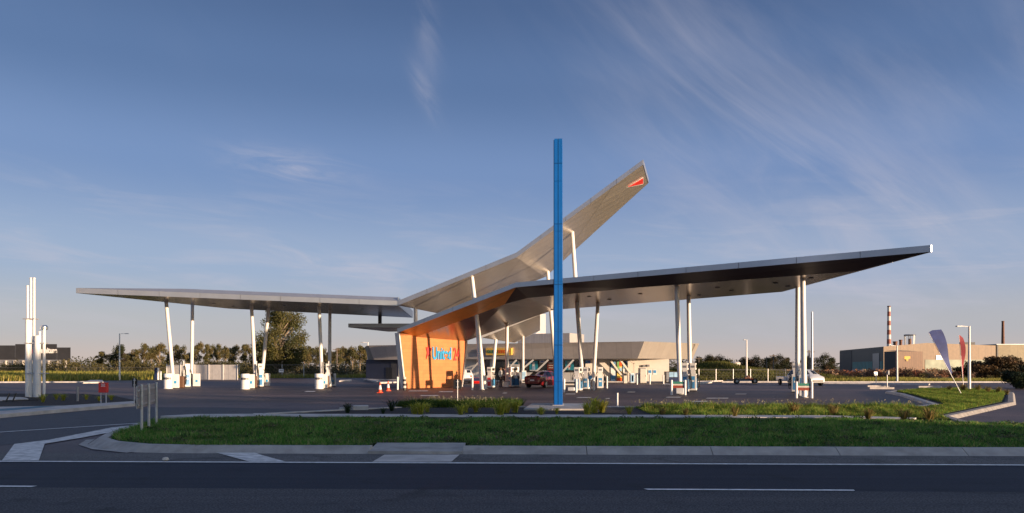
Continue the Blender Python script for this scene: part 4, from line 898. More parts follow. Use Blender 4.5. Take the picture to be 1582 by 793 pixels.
# ------------------------------------------------------------------ people by the pumps
def person(lab, shirt, loc, rz, bend=0.):
    t = thing('person', lab, 'person', loc, 0)
    J = {'pel': (0, 0, .95), 'wa': (0, 0, 1.10), 'ch': (0, .01, 1.30), 'sh': (0, .01, 1.44), 'nk': (0, 0, 1.52), 'hd': (0, -.02, 1.62), 'tp': (0, -.01, 1.73),
         'hl': (-.10, 0, .92), 'kl': (-.11, -.02, .50), 'al': (-.11, .03, .09), 'tl': (-.12, -.13, .035), 'hr': (.10, 0, .92), 'kr': (.11, -.08, .50), 'ar': (.12, .0, .09), 'tr': (.13, -.16, .035),
         'sl': (-.18, .01, 1.42), 'el': (-.25, .04, 1.14), 'wl': (-.22, -.10, .92), 'pl': (-.21, -.14, .84), 'sr': (.18, .01, 1.42), 'er': (.25, .02, 1.15), 'wr': (.18, -.22, 1.05), 'pr': (.15, -.29, 1.03)}
    Rr = {'pel': .135, 'wa': .125, 'ch': .15, 'sh': .11, 'nk': .055, 'hd': .088, 'tp': .06, 'hl': .10, 'kl': .065, 'al': .045, 'tl': .04, 'hr': .10, 'kr': .065, 'ar': .045, 'tr': .04, 'sl': .065, 'el': .046, 'wl': .032, 'pl': .036, 'sr': .065, 'er': .046, 'wr': .032, 'pr': .036}
    E = [('pel', 'wa'), ('wa', 'ch'), ('ch', 'sh'), ('sh', 'nk'), ('nk', 'hd'), ('hd', 'tp'), ('pel', 'hl'), ('hl', 'kl'), ('kl', 'al'), ('al', 'tl'), ('pel', 'hr'), ('hr', 'kr'), ('kr', 'ar'), ('ar', 'tr'), ('sh', 'sl'), ('sl', 'el'), ('el', 'wl'), ('wl', 'pl'), ('sh', 'sr'), ('sr', 'er'), ('er', 'wr'), ('wr', 'pr')]
    K = list(J); V = [J[k] for k in K]; E = [(K.index(a), K.index(c)) for a, c in E]; rad = [Rr[k] for k in K]
    for pk, d in (('pl', (0, -.03, -1)), ('pr', (-.4, -1, -.1))):                 # four fingers and a thumb
        d = Vector(d).normalized(); s = d.cross(Vector((1, 0, 0)) if pk == 'pl' else Vector((0, 0, 1))).normalized(); base = Vector(J[pk]); root = K.index(pk)
        for i, (o, l) in enumerate(((-.028, .075), (-.009, .09), (.010, .085), (.028, .065), (-.045, .045))):
            q = base+s*o+d*.03; q2 = q+d*l*.5+Vector((0, -.008, 0)); q3 = q+d*l+Vector((0, -.022, 0)) if i < 4 else q+d*l-s*.02
            n0 = len(V); V += [tuple(q), tuple(q2), tuple(q3)]; rad += [.010, .009, .007]; E += [(root, n0), (n0, n0+1), (n0+1, n0+2)]
    me = bpy.data.meshes.new('body'); me.from_pydata(V, E, []); ob = bpy.data.objects.new('body', me); COL.objects.link(ob)
    md = ob.modifiers.new('Skin', 'SKIN'); sv = me.skin_vertices[0].data
    for i, r in enumerate(rad): sv[i].radius = (r, r*.8 if i in (0, 1, 2, 3) else r)
    sv[0].use_root = True
    ob.modifiers.new('Sub', 'SUBSURF').levels = 1
    bpy.context.view_layer.update(); m2 = bpy.data.meshes.new_from_object(ob.evaluated_get(bpy.context.evaluated_depsgraph_get())); bpy.data.objects.remove(ob)
    for q in (M['skin'], M[shirt], M['cloth_d'], M['black']): m2.materials.append(q)
    for pl in m2.polygons:
        c = pl.center; pl.use_smooth = True; z = c.z
        hand = (abs(c.x) > .19 and z < .93) or (c.y < -.2 and z > .9)
        pl.material_index = 0 if (z > 1.50 or hand) else (1 if z > .96 or abs(c.x) > .2 else (3 if z < .08 else 2))
    m2.name = 'body'; nb_ = bpy.data.objects.new('body', m2); COL.objects.link(nb_); nb_.parent = t
    nb_.location = (0, 0, 0)
    def kid(nm, bm, m): o = bm.build(nm, m, None, True); o.parent = t; return o
    b = MB(); b.lathe([(.02, 1.77), (.07, 1.755), (.098, 1.71), (.102, 1.65), (.095, 1.60)], (0, .012, 0), 14); kid('hair', b, M['hair'])
    b = MB(); b.box((0, -.115, 1.635), (.024, .04, .045)); kid('nose', b, M['skin'])
    for s in (-1, 1):
        b = MB(); b.lathe([(.004, -.010), (.012, 0), (.004, .010)], (s*.035, -.098, 1.665), 8); kid('eye', b, M['black'])
        b = MB(); b.lathe([(.008, -.03), (.02, 0), (.012, .03)], (s*.096, 0, 1.65), 8); kid('ear', b, M['skin'])
    b = MB(); b.box((0, -.100, 1.587), (.05, .012, .012)); kid('mouth', b, M['lampred'])
    t.rotation_euler = (0, 0, rz); return t
person('person in white shirt and dark trousers standing at the pump by the twin columns', 'cloth_w', G(773.6, 599.3), R(60))
person('person in blue grey shirt standing behind the pale bin under the canopy', 'cloth_b', G(779.8, 597.6), R(-70))

# ------------------------------------------------------------------ things by the shop wall
def cabinet(name, lab, cat, px0, px1, py0, py1, dep, m, doors, grp=None, rz=0):
    d = HC*F/(py1-HOR); x0_, x1_ = (px0-CX)*d/F, (px1-CX)*d/F; h = (py1-py0)*d/F; t = thing(name, lab, cat, ((x0_+x1_)/2, d, 0), group=grp)
    b = MB(); b.box(((x0_+x1_)/2, d+dep/2, h/2+.03), (x1_-x0_, dep, h-.03)); b.build('cabinet', M[m], t, bevel=.02)
    for (u0, u1, v0, v1, mm, nm_) in doors:
        b = MB(); b.box((x0_+(x1_-x0_)*(u0+u1)/2, d-.012, h*(v0+v1)/2), ((x1_-x0_)*(u1-u0), .02, h*(v1-v0))); b.build(nm_, M[mm], t)
    return t
cabinet('ice_freezer', 'left white ice freezer with blue door prints by the shop wall', 'freezer', 974, 980.3, 577, 592.5, .8, 'poster', ((.08, .92, .1, .9, 'postlight', 'door'), (.3, .72, .2, .8, 'panelblue', 'print')), 'ice freezers by the shop wall')
cabinet('ice_freezer', 'right white ice freezer with blue door prints, next to the tall grey cabinet', 'freezer', 981.3, 987.8, 577, 592.5, .8, 'poster', ((.08, .92, .1, .9, 'poster', 'door'), (.2, .8, .55, .9, 'panelblue', 'print'), (.35, .65, .15, .5, 'postlight', 'print')), 'ice freezers by the shop wall')
cabinet('service_cabinet', 'tall beige cabinet standing against the lit shop wall', 'cabinet', 988.8, 998.6, 569, 592.6, 1.2, 'grey', ((.06, .94, .04, .96, 'cream', 'door'), (.8, .86, .45, .55, 'darkgrey', 'handle')))
cabinet('rubbish_bin', 'beige rubbish bin with dark opening below the raking braces', 'bin', 963.5, 969, 576, 593, .6, 'cream', ((.1, .9, .74, .94, 'black', 'opening'), (.08, .92, .05, .68, 'shopwall', 'door')))
gc = cabinet('gas_cage', 'dark gas bottle cage with blue panels at the shop corner', 'gas cage', 1028.5, 1048, 574.5, 591.5, .9, 'darkgrey', ((.28, .62, .52, .95, 'postlight', 'sign_panel'), (.66, .95, .52, .95, 'postlight', 'sign_panel'), (.05, .25, .06, .95, 'grey', 'mesh_door'), (.28, .62, .05, .48, 'navy', 'mesh_door'), (.66, .95, .05, .48, 'navy', 'mesh_door')))
cabinet('red_container', 'low red crate with dark top behind the twin columns', 'container', 731, 744, 584, 593.5, .7, 'red', ((.0, 1, .5, 1, 'navy', 'top_panel'), (.04, .96, .08, .4, 'lampred', 'front_panel')))  # plain box standing in for an unclear red and dark shape
cabinet('vending_machine', 'pale vending machine beside the shop entrance', 'vending machine', 806, 813, 573, 592, .7, 'poster', ((.1, .9, .3, .92, 'postlight', 'door'), (.2, .8, .08, .22, 'darkgrey', 'slot')))

# ------------------------------------------------------------------ lamp posts, poles, flags
def lamp(px, base, top, arm, lab, name='lamp_post'):
    p = G(px, base); s = p.y/F; zt = HC+(HOR-top)*s; t = thing(name, lab, 'lamp post', p, group='white lamp posts round the site')
    b = MB(); b.tube([p, (p.x, p.y, zt)], [.11, .07], 14); b.build('pole', M['column'], t, True)
    b = MB(); b.lathe([(.2, 0), (.2, .03), (.12, .06)], p, 14); b.build('base_plate', M['galv'], t, True)
    b = MB(); b.bar((p.x, p.y, zt-.04), (p.x+arm, p.y, zt), .05, .05); b.build('arm', M['column'], t)
    b = MB(); b.box((p.x+arm*1.25, p.y, zt-.01), (abs(arm)*.6, .24, .08)); h = b.build('lamp_head', M['galv'], t, bevel=.02)
    b = MB(); b.box((p.x+arm*1.25, p.y, zt-.056), (abs(arm)*.45, .18, .012)); b.build('lens', M['poster'], h); return t
lamp(184.8, 587.5, 515.5, .75, 'white lamp post at the edge of the grass field on the left')
lamp(568.5, 586, 529, -.7, 'white lamp post at the left end of the dark shop wall')
lamp(1153.5, 590.5, 525, -.25, 'white lamp post behind the flat trailer')
lamp(1386, 591, 534, -.5, 'white lamp post in front of the brown factory shed')
lamp(1497.5, 605, 504, -.62, 'white lamp post with left arm on the grass island by the flags')
def pole(px, base_d, top, r, lab, arms=(), m='timber'):
    x = (px-CX)*base_d/F; zt = HC+(HOR-top)*base_d/F; t = thing('power_pole', lab, 'power pole', (x, base_d, 0), group='distant power poles')
    b = MB(); b.tube([(x, base_d, 0), (x, base_d, zt)], [r, r*.7], 10); b.build('pole', M[m], t, True)
    for k, w_ in enumerate(arms): b = MB(); b.box((x, base_d-.2, zt-.4-.9*k), (w_, .15, .15)); b.build('crossarm', M[m], t)
pole(1254.5, 120, 482, .20, 'tall grey mast just right of the rightmost columns', m='galv')
pole(1250, 160, 541, .18, 'short power pole with crossarm beside the tall mast', (2.2,))
pole(1184.5, 190, 551, .16, 'left one of two wooden power poles in front of the right trees', (1.6,))
pole(1195, 190, 547.5, .17, 'right one of two wooden power poles in front of the right trees', (2.4,))
pole(1079.5, 190, 552, .17, 'wooden power pole beside the trees right of the shop', (1.8,))
pole(520.5, 190, 538, .16, 'wooden power pole among the trees left of the shop', (2.0,))
def feather(px, py, lean_px, top_py, y_f, wd, m, lab, wide_top=True):
    p = G(px, py); s = p.y/F; t = thing('feather_flag', lab, 'flag', p, group='feather flags on the right grass island')
    zt = HC+(HOR-top_py)*s; tip = Vector(((lean_px-CX)*s, p.y, zt)); ax_ = tip-up(p, .1)
    b = MB(); b.tube([up(p, .1), up(p, .1)+ax_*.5, tip], [.022, .016, .01], 8); b.build('pole', M['galv'], t, True)
    right = Vector((ax_.z, 0, -ax_.x)).normalized(); f0 = (py-y_f)/(py-top_py); n = 14; b = MB(); L_, R_ = [], []
    for i in range(n+1):
        f = i/n; c = up(p, .1)+ax_*(f0+(1-f0)*f); wv = Vector((0, .05*math.sin(f*7), 0))
        k = (.12+.88*f**.8) if wide_top else (math.sin(math.pi*min(1, f*.62+.05))**1.2)
        if f > .9: k *= math.sqrt(max(.12, 1-((f-.9)/.1)**2))
        L_.append(c+wv+right*.02); R_.append(c+right*(.02+wd*k)+wv*2.2+Vector((0, .02, 0)))
    for i in range(n):
        q = [L_[i], R_[i], R_[i+1], L_[i+1]]; h_ = Vector((0, .012, 0)); b.face(q); b.face([x+h_ for x in q[::-1]])
        b.face([R_[i], R_[i]+h_, R_[i+1]+h_, R_[i+1]]); b.face([L_[i+1], L_[i+1]+h_, L_[i]+h_, L_[i]])
    b.build('cloth', M[m], t, True); return t
feather(1486, 613, 1434.5, 514, 580, .85, 'flagblue', 'slate blue feather flag leaning far to the left')
feather(1489, 604, 1481.5, 518, 585, .34, 'flagred', 'upright dark red feather flag beside the lamp post', False)
for px, py, top, lab in ((1353.5, 597, 575, 'thin sign post, the left one before the factory'), (1370.5, 598.5, 573, 'thin sign post, the right one before the factory')):
    p = G(px, py); t = thing('sign_post', lab, 'sign post', p, group='thin sign posts before the factory'); zt = HC+(HOR-top)*p.y/F
    b = MB(); b.tube([p, (p.x, p.y, zt)], .035, 8); b.build('post', M['galv'], t, True)
    b = MB(); b.box((p.x+(.12 if px > 1360 else -.06), p.y-.05, zt-.16), (.42, .02, .36), rz=.9 if px > 1360 else .4); b.build('plate', M['galv'], t)
b = MB()
for px, py in ((1357, 597.8), (1362, 601), (1436.5, 599)): p = G(px, py); b.box((p.x, p.y, .06), (1.9, .2, .15), rz=-.1)
struct(b.build('wheel_stops', M['concrete2']))

# ------------------------------------------------------------------ fences
def wire_fence(name, lab, pts, h, step, grp='wire fences', m='galv', wires=5):
    pts = [Vector((x, y, 0)) for x, y in pts]; t = thing(name, lab, 'fence', pts[0], group=grp); r = MB()
    for a, c in zip(pts, pts[1:]):
        L_ = (c-a).length; k = max(1, round(L_/step))
        for i in range(k):
            q = a.lerp(c, i/k); b = MB(); b.tube([q, up(q, h+.06)], .05, 8); b.build('post', M[m], t, True)
        r.bar(up(a, h), up(c, h), .045, .045)
        for j in range(wires): z = .08+(h-.2)*j/(wires-1); r.bar(up(a, z), up(c, z), .012, .012)
        n = int(L_/.45)
        for i in range(n):
            q = a.lerp(c, i/n); q2 = a.lerp(c, min(1, (i+3)/n)); r.bar(up(q, .05), up(q2, h), .008, .008); r.bar(up(q2, .05), up(q, h), .008, .008)
    r.build('mesh', M['wiremesh'], t)
wire_fence('chain_link_fence', 'chain-link fence behind the flat trailer, right of the shop', [(23.5, 92), (38, 90)], 1.45, 2.05)
wire_fence('chain_link_fence', 'chain-link fence running from the white sheet fence to the shop', [(-44, 118), (-25.5, 114)], 2.1, 4.2)
wire_fence('paddock_fence', 'old wire fence between the grass field and the hedge on the left', [(-150, 172), (-62, 168)], 1.6, 9.5, m='timber')
sf = thing('sheet_fence', 'pale corrugated sheet fence behind the leftmost pump islands', 'fence', (-41, 101, 0))
b = MB(); fa_, fb_ = Vector((-47.9, 101.5, 0)), Vector((-37.2, 99.2, 0)); fa2 = Vector((-49.5, 112, 0))
for a, c in ((fa_, fb_), (fb_, fb_+Vector((-5.6, 14, 0)))): b.slab([a, c, up(c, 2.05), up(a, 2.05)], .05)
b.build('sheeting', M['fencewhite'], sf)
for i in range(6): q = fa_.lerp(fb_, i/5)+Vector((0, -.06, 0)); b = MB(); b.box(up(q, 1.05), (.09, .06, 2.1)); b.build('post', M['column'], sf)
fs_ = thing('fence_sign', 'small white notice on the wire fence beside the tall gum tree', 'sign', P(434.5, 573, 113.5))
p = P(434.5, 573, 113.5); b = MB(); b.box(p, (.75, .03, .5)); b.build('plate', M['poster'], fs_); b = MB(); b.box(p+Vector((0, -.02, .06)), (.5, .01, .08)); b.build('lettering', M['darkgrey'], fs_)
bi = thing('info_stand', 'dark blue upright information stand near the leftmost drum', 'sign', G(241.5, 587)); p = G(241.5, 587)
b = MB(); b.box(up(p, .85), (.35, .3, 1.6)); b.build('panel', M['navy'], bi); b = MB(); b.box(up(p+Vector((.28, -.02, 0)), .8), (.12, .3, 1.6)); b.build('side_panel', M['poster'], bi)
b = MB(); q = p+Vector((.62, 0, 0)); b.box(up(q, .6), (.16, .12, 1.2)); b.build('post', M['poster'], bi)
for (y0_, y1_, x_, lab) in ((0, 0, 0, ''),): pass

# ------------------------------------------------------------------ background buildings
bb_ = thing('black_warehouse', 'long low black retail warehouse on the far left', 'warehouse', (-190, 250, 0))
sc2 = 250/F; X_ = lambda px: (px-CX)*sc2; Z_ = lambda py: HC+(HOR-py)*sc2
b = MB()
for x0_, x1_, y in ((-60, 23.5, 533.8), (23.6, 88, 531.8), (88.1, 109, 537)): b.prism([(X_(x0_), 250), (X_(x1_), 250), (X_(x1_)*1.16, 290), (X_(x0_)*1.16, 290)], 0, Z_(y))
b.build('wall', M['charcoal'], bb_)
text('lettering', 'Furniture', M['white'], bb_, frame((X_(58), 249.9, Z_(546)), (1, 0, 0), (0, 0, 1)), X_(88.5)-X_(58), 2.0, .1, .03)
b = MB(); b.slab([(X_(47), 249.8, Z_(546)), (X_(56.5), 249.8, Z_(546)), (X_(55), 249.8, Z_(539)), (X_(48.5), 249.8, Z_(540))], .1); b.build('emblem', M['red'], bb_)
b = MB(); b.box((X_(20), 246, Z_(562)), (X_(114)-X_(-60), .2, 2.6)); b.build('low_wall', M['grey'], bb_)
for i in range(9): b = MB(); x = X_(10+13*i); b.box((x, 245.6, 1.8), (.5, .4, 3.9)); b.build('pier', M['cream'], bb_)
fx = thing('factory', 'long brown corrugated factory with faded green lower band on the right', 'factory', (90, 160, 0))
fL, fC, fR = Vector((91, 203, 0)), Vector((75.7, 149, 0)), Vector((101.5, 153.5, 0)); zf = 5.85
b = MB(); ap = fC.lerp(fR, .38)
b.face([fC, fR, up(fR, 6.2), up(ap, 6.65), up(fC, zf)], 0); b.face([fL, fC, up(fC, zf), up(fL, 6.2)], 1); b.face([fR, fR+Vector((15, 54, 0)), up(fR+Vector((15, 54, 0)), 6.2), up(fR, 6.2)], 0)
bk = Vector((15.3, 54, 0)); b.face([up(fC, zf), up(ap, 6.65), up(ap+bk, 6.65), up(fC+bk, zf)], 1); b.face([up(ap, 6.65), up(fR, 6.2), up(fR+bk, 6.2), up(ap+bk, 6.65)], 1)
b.build('wall', [M['factory'], M['factoryside']], fx)
cd = (fR-fC).normalized(); cn_ = Vector((cd.y, -cd.x, 0))
b = MB(); b.slab([fC+cd*9.5+cn_*.06, fR+cn_*.06, up(fR+cn_*.06, 3.2), up(fC+cd*9.5+cn_*.06, 3.2)], .05); b.build('lower_band', M['greenwhite'], fx)
sd = (fC-fL).normalized(); sn = Vector((sd.y, -sd.x, 0))
def sidep(t0, t1, z0, z1, m, nm_, o=.06):
    a, c = fL.lerp(fC, t0)+sn*o, fL.lerp(fC, t1)+sn*o; b = MB(); b.slab([up(a, z0), up(c, z0), up(c, z1), up(a, z1)], .05); b.build(nm_, M[m], fx)
sidep(.0, .34, 0, 5.9, 'charcoal', 'dark_cladding'); sidep(.36, .80, 1.0, 2.9, 'teal2', 'lower_band'); sidep(.36, .98, 0, 1.0, 'galv', 'plinth'); sidep(.81, .93, .2, 4.6, 'grey', 'roller_door', .09); sidep(.94, .99, 1., 2.9, 'teal2', 'lower_band')
b = MB(); q = fC+cd*12+cn_*.1; b.slab([up(q, 3.2), up(q+cd*1.6, 3.2), up(q+cd*1.6, 4.1), up(q, 4.1)], .05); b.build('wall_sign', M['poster'], fx)
b = MB(); q = fR+Vector((-3.5, 4, 0)); b.box(up(q, 6.75), (2.4, 1.6, .5)); b.box(up(q, 6.4), (1.4, 1.2, .5)); b.build('roof_vent', M['darkgrey'], fx)
fy = thing('factory_annexe', 'pale corrugated factory annexe at the right edge', 'factory', (108, 150, 0))
b = MB(); b.box((122.2, 174.2, 3.2), (40, 40, 6.4)); b.build('wall', M['factory2'], fy); b = MB(); b.box((122.2, 174.2, 6.46), (40.3, 40.3, .12)); b.build('roof', M['roofm'], fy); b = MB(); b.box((102.0, 153.8, 3.2), (.3, .3, 6.3)); b.build('downpipe', M['darkgrey'], fy)
sd_ = thing('factory_shed', 'dark brown shed with a yellow emblem in front of the factory', 'shed', (78, 141, 0))
p0, p1, p2 = P(1366, 574, 141), P(1384.5, 574, 136), P(1425.5, 574, 140)
p0.z = p1.z = p2.z = 0
b = MB(); zs = HC+(HOR-543)*138/F; p3 = p2+(p0-p1)*1.3
for a, c, m in ((p0, p1, 1), (p1, p2, 0), (p2, p3, 0)): b.face([a, c, up(c, zs), up(a, zs)], m)
b.face([up(p1, zs), up(p2, zs-.05), up(p3, zs+.3), up(p0, zs+.3)], 1); b.build('wall', [M['shed'], M['charcoal']], sd_)
s3 = 137.2/F; e = lambda x, y: Vector(((x-CX)*s3, 137.2, HC+(HOR-y)*s3))
b = MB(); b.slab([e(1397, 555), e(1400, 555.5), e(1401, 558), e(1402.5, 558), e(1403, 555), e(1406, 554), e(1406, 550.5), e(1397, 550.5)], .06); b.build('emblem', M['yellow'], sd_)
def chimney(px, d, top, r, lab, bands):
    x = (px-CX)*d/F; zt = HC+(HOR-top)*d/F; t = thing('chimney', lab, 'chimney', (x, d, 0)); n = len(bands); zb = 4.
    for i, m in enumerate(bands):
        z0 = zt-(n-i)*(zt-zb)/n; z1 = z0+(zt-zb)/n; f0, f1 = 1-(i/n)*.35, 1-((i+1)/n)*.35; b = MB(); b.tube([(x, d, z0 if i else 0), (x, d, z1)], [r*f0, r*f1], 16); b.build('band', M[m], t, True)
    b = MB(); b.tube([(x, d, zt), (x, d, zt+.6)], r*.72, 16); b.build('rim', M['rust'], t, True)
chimney(1373.3, 400, 474.5, 1.2, 'tall red and white striped chimney behind the brown factory', ['chimred', 'chimwhite']*6)
chimney(1549.5, 350, 498, .85, 'dark slender chimney at the right behind the factory', ['rust', 'rust'])
def stack(px, d, top, r, lab, crown=False):
    x = (px-CX)*d/F; zt = HC+(HOR-top)*d/F; t = thing('roof_stack', lab, 'stack', (x, d, 0), group='small stacks behind the factory roof')
    b = MB(); b.tube([(x, d, 0), (x, d, zt)], r, 12); b.build('pipe', M['rust'], t, True)
    b = MB()
    if crown:
        for a in range(6): b.bar((x+math.cos(a)*r*3, d+math.sin(a)*r*3, zt-3), (x+math.cos(a)*r*3.4, d+math.sin(a)*r*3.4, zt+1.2), .16, .16)
        b.lathe([(r*3.2, zt+1.0), (r*3.6, zt+1.2), (r*3.2, zt+1.4)], (x, d, 0), 12); b.build('frame', M['grey'], t)
    else: b.tube([(x, d, zt), (x, d, zt+.4)], r*1.2, 12); b.build('cap', M['rust'], t, True)
stack(1391.5, 240, 527, .45, 'small dark stack just above the factory shed roof'); stack(1405.5, 240, 523.5, .5, 'framed stack with a flared crown above the factory roof', True); stack(1383, 240, 529.5, .6, 'stubby vent beside the striped chimney')
tk = thing('storage_tank', 'pale cylindrical storage tank between the trees on the right', 'tank', (75, 245, 0)); xt = (1135.5-CX)*245/F
b = MB(); b.lathe([(1.75, 0), (1.75, 3.0), (1.6, 3.15), (.2, 3.4)], (xt, 245, 0), 28); b.build('shell', M['cream'], tk, True); b = MB(); b.bar((xt-1.2, 243.4, 0), (xt-1.2, 243.4, 3.1), .25, .08); b.build('ladder', M['grey'], tk)
# unseen block added behind the viewer, shaped to shade the road and verge
shade_block = thing('warehouse', 'plain grey block across the road, unseen, added to shade the foreground', 'warehouse', (95, -60, 0))
b = MB(); b.prism([(70, -17.3), (120, -52), (120, -120), (70, -120)], 0, 11.5); b.build('wall', M['warehouse'], shade_block); b = MB(); b.prism([(69.6, -16.9), (120.5, -52.2), (120.5, -120.5), (69.6, -120.5)], 11.5, 11.8); b.build('roof', M['roofm'], shade_block)
b = MB(); b.box((69.95, -30, 2.5), (.1, 5, 5)); b.build('roller_door', M['grey'], shade_block)

# ------------------------------------------------------------------ vegetation
def leafcloud(cl, n, size, cols, jit=.35, flat=.0):
    # leaf-sized quads spread through clumps (cx, cy, cz, rx, ry, rz); returns vertices, quads, colours
    cl = np.array(cl, float); wgt = (cl[:, 3]*cl[:, 4]*cl[:, 5])**.75; k = nrng.choice(len(cl), n, p=wgt/wgt.sum())
    d = nrng.normal(size=(n, 3)); d /= np.linalg.norm(d, axis=1)[:, None]; r = nrng.random(n)**.42*(1+nrng.normal(0, .08, n))
    c = cl[k, :3]+d*cl[k, 3:]*r[:, None]
    a = nrng.normal(size=(n, 3)); a /= np.linalg.norm(a, axis=1)[:, None]; b = np.cross(a, nrng.normal(size=(n, 3))); b /= np.linalg.norm(b, axis=1)[:, None]
    s = size*(.6+.8*nrng.random(n))[:, None]; a *= s; b *= s*.55
    V = np.stack([c-a, c+b, c+a, c-b], 1).reshape(-1, 3); T = np.arange(4*n).reshape(n, 4)
    cc = np.array(cols); base = cc[nrng.integers(0, len(cc), len(cl))][k]*(1+nrng.normal(0, jit*.5, (n, 1))); base = np.clip(base, .004, 1)
    return V, T, np.repeat(base, 4, 0)
GUM = [(.105, .088, .032), (.085, .08, .03), (.125, .098, .036), (.068, .066, .025)]
DARK = [(.030, .038, .014), (.022, .030, .012), (.040, .042, .016), (.055, .036, .018)]
def make_tree(name, cat, h, cw, trunk_h, n, size, cols, nclump, bark='bark', narrow=1., seed=0, spread=1.):
    r_ = random.Random(seed); t = thing(name, 'x', cat); tips = []
    tb = MB(); tb.tube([(0, 0, -.2), (.1, .05, trunk_h*.5), (0, .1, trunk_h), (.1, 0, h*.72)], [h*.028, h*.022, h*.017, h*.006], 8)
    cl = []
    for i in range(nclump):
        a = r_.uniform(0, 6.28); f = r_.random(); z = trunk_h+(h-trunk_h)*(.08+.84*f); rr = cw*.5*spread*(1-(abs(f-.42)/.62)**2)**.5*r_.uniform(.25, .95) if abs(f-.42) < .62 else .1
        c = (rr*math.cos(a), rr*math.sin(a), z); s = cw*r_.uniform(.13, .24)
        cl.append((*c, s*narrow, s*narrow, s*r_.uniform(.7, 1.1))); zz0 = max(trunk_h*.7, z-rr*1.1-.5)
        tb.tube([(0, .05, zz0), (c[0]*.5, c[1]*.5, (zz0+z)/2+.1), c], [h*.010, h*.007, h*.003], 5)
    tb.build('trunk', M[bark], t, True)
    V, T, C = leafcloud(cl, n, size, cols); np_mesh('crown', V, T, C, M['leaf'], t); return t
ordw = ['first', 'second', 'third', 'fourth', 'fifth', 'sixth', 'seventh', 'eighth', 'ninth', 'tenth', 'eleventh', 'twelfth', 'thirteenth', 'fourteenth', 'fifteenth', 'sixteenth', 'seventeenth', 'eighteenth']
protos = [make_tree('gum_tree', 'tree', 10, 5.6+.8*(i % 2), 3.2+.8*(i % 3), 2600, .24, GUM, 20, seed=20+i) for i in range(4)]
dk = [make_tree('dark_tree', 'tree', 9, 10, 1.2, 3600, .26, DARK, 30, 'darkbark', seed=40+i) for i in range(3)]
used = set()
def plant(src, px, d, top, wpx, lab, grp, hw=None, sz=0.):
    h = HC+(HOR-top)*d/F+.3; bh, bw = (10, 5.9) if src in protos else (9, 10)
    sc = (wpx*d/F/bw, wpx*d/F/bw, h/bh); loc = ((px-CX)*d/F, d, 0); rz = rng.uniform(0, 6.28)
    if src.name in used: o = copy_tree(src, loc, rz, lab, scale=sc)
    else: used.add(src.name); place(src, loc, rz, sc); src['label'] = lab; o = src
    o['group'] = grp; return o
lt = [(158, 545, 18), (173, 549, 14), (186, 536, 30), (199, 547, 15), (210, 542, 16), (222, 532.5, 15), (234, 538, 16), (247, 533.5, 21), (262, 545, 14), (277, 534.5, 21), (292, 547, 14), (307, 531.5, 17), (321, 534, 15), (335, 533, 19), (348, 537.5, 13), (361, 536, 19), (380, 534, 20)]
for i, (x, y, w_) in enumerate(lt):
    lab = ('round dark tree standing behind the lamp post of the left field' if i == 2 else f'gum tree of the distant left row, {ordw[i]} from the far left of the row')
    plant(protos[i % 4] if i != 2 else dk[0], x, 300+rng.uniform(-25, 30), y, w_*1.08, lab, 'gum trees in the distant left row')
rt = [(470, 541, 16), (477, 537, 18), (489, 538.5, 18), (499, 540, 16), (511, 544, 16), (523, 540, 18), (534, 538.5, 18), (545, 538, 18), (556, 535.5, 20), (566, 537, 16), (577, 541, 16)]
for i, (x, y, w_) in enumerate(rt): plant(protos[(i*3+1) % 4], x, 270+rng.uniform(-25, 30), y, w_*1.1, f'gum tree between the tall tree and the shop, {ordw[i]} from the left', 'gum trees left of the shop')
big = make_tree('tall_gum_tree', 'tree', 11.9, 7.9, 1.2, 30000, .125, [(.075, .074, .020), (.060, .064, .018), (.092, .084, .024), (.045, .05, .016)], 70, 'bark', .85, seed=78, spread=1.15)
place(big, ((433-CX)*122/F, 122, 0), .6, (1, 1, 1.0)); big['label'] = 'tall leafy gum tree rising behind the middle left fuel island'
b2 = make_tree('young_gum_tree', 'tree', 6.5, 4.5, 1.2, 4500, .11, GUM, 22, seed=81); place(b2, ((404-CX)*124/F, 124, 0)); b2['label'] = 'smaller dark gum tree left of the tall one, behind the middle island'
rr_ = [(1080, 554, 20), (1097, 549.5, 22), (1112, 552, 22), (1123, 558, 14), (1155, 553.5, 26), (1170, 553, 22), (1185, 556, 18), (1192, 551, 18), (1207, 551.5, 22), (1217, 555, 16), (1245, 552, 22), (1272, 550.5, 26), (1285, 555, 18)]
for i, (x, y, w_) in enumerate(rr_): plant(dk[i % 3], x, 255+rng.uniform(-15, 25), y, w_*1.1, f'dark rounded tree right of the shop, {ordw[i]} from the left', 'dark trees on the right skyline')

def scrub(name, boxes, n, size, cols, lab, kind='stuff'):
    cl = []
    for (x0_, x1_, y0_, y1_, h0, h1, k) in boxes:
        for _ in range(k):
            f = rng.random(); h = rng.uniform(h0, h1); w_ = h*rng.uniform(.5, 1.0)
            cl.append((x0_+(x1_-x0_)*f, rng.uniform(y0_, y1_), h*.45, w_, w_, h*.55))
    V, T, C = leafcloud(cl, n, size, cols); V[:, 2] = np.maximum(V[:, 2], -.02)
    o = np_mesh(name, V, T, C, M['leaf']); struct(o, kind, lab); return o
OLIVE = [(.075, .068, .022), (.06, .055, .02), (.10, .085, .03), (.045, .044, .016)]
scrub('hedge', [(-140, -58, 176, 186, 1.6, 3.4, 70), (-150, -60, 200, 215, 2, 4.0, 50)], 26000, .22, OLIVE, 'olive scrub hedge beyond the grass field')
scrub('tree_line', [(-420, -60, 380, 420, 5, 9, 90), (-60, 110, 330, 380, 4, 7, 70), (60, 330, 330, 400, 3, 6.5, 90)], 30000, .5, [(.05, .05, .022), (.038, .042, .018), (.062, .055, .024)], 'low far tree line along the horizon')
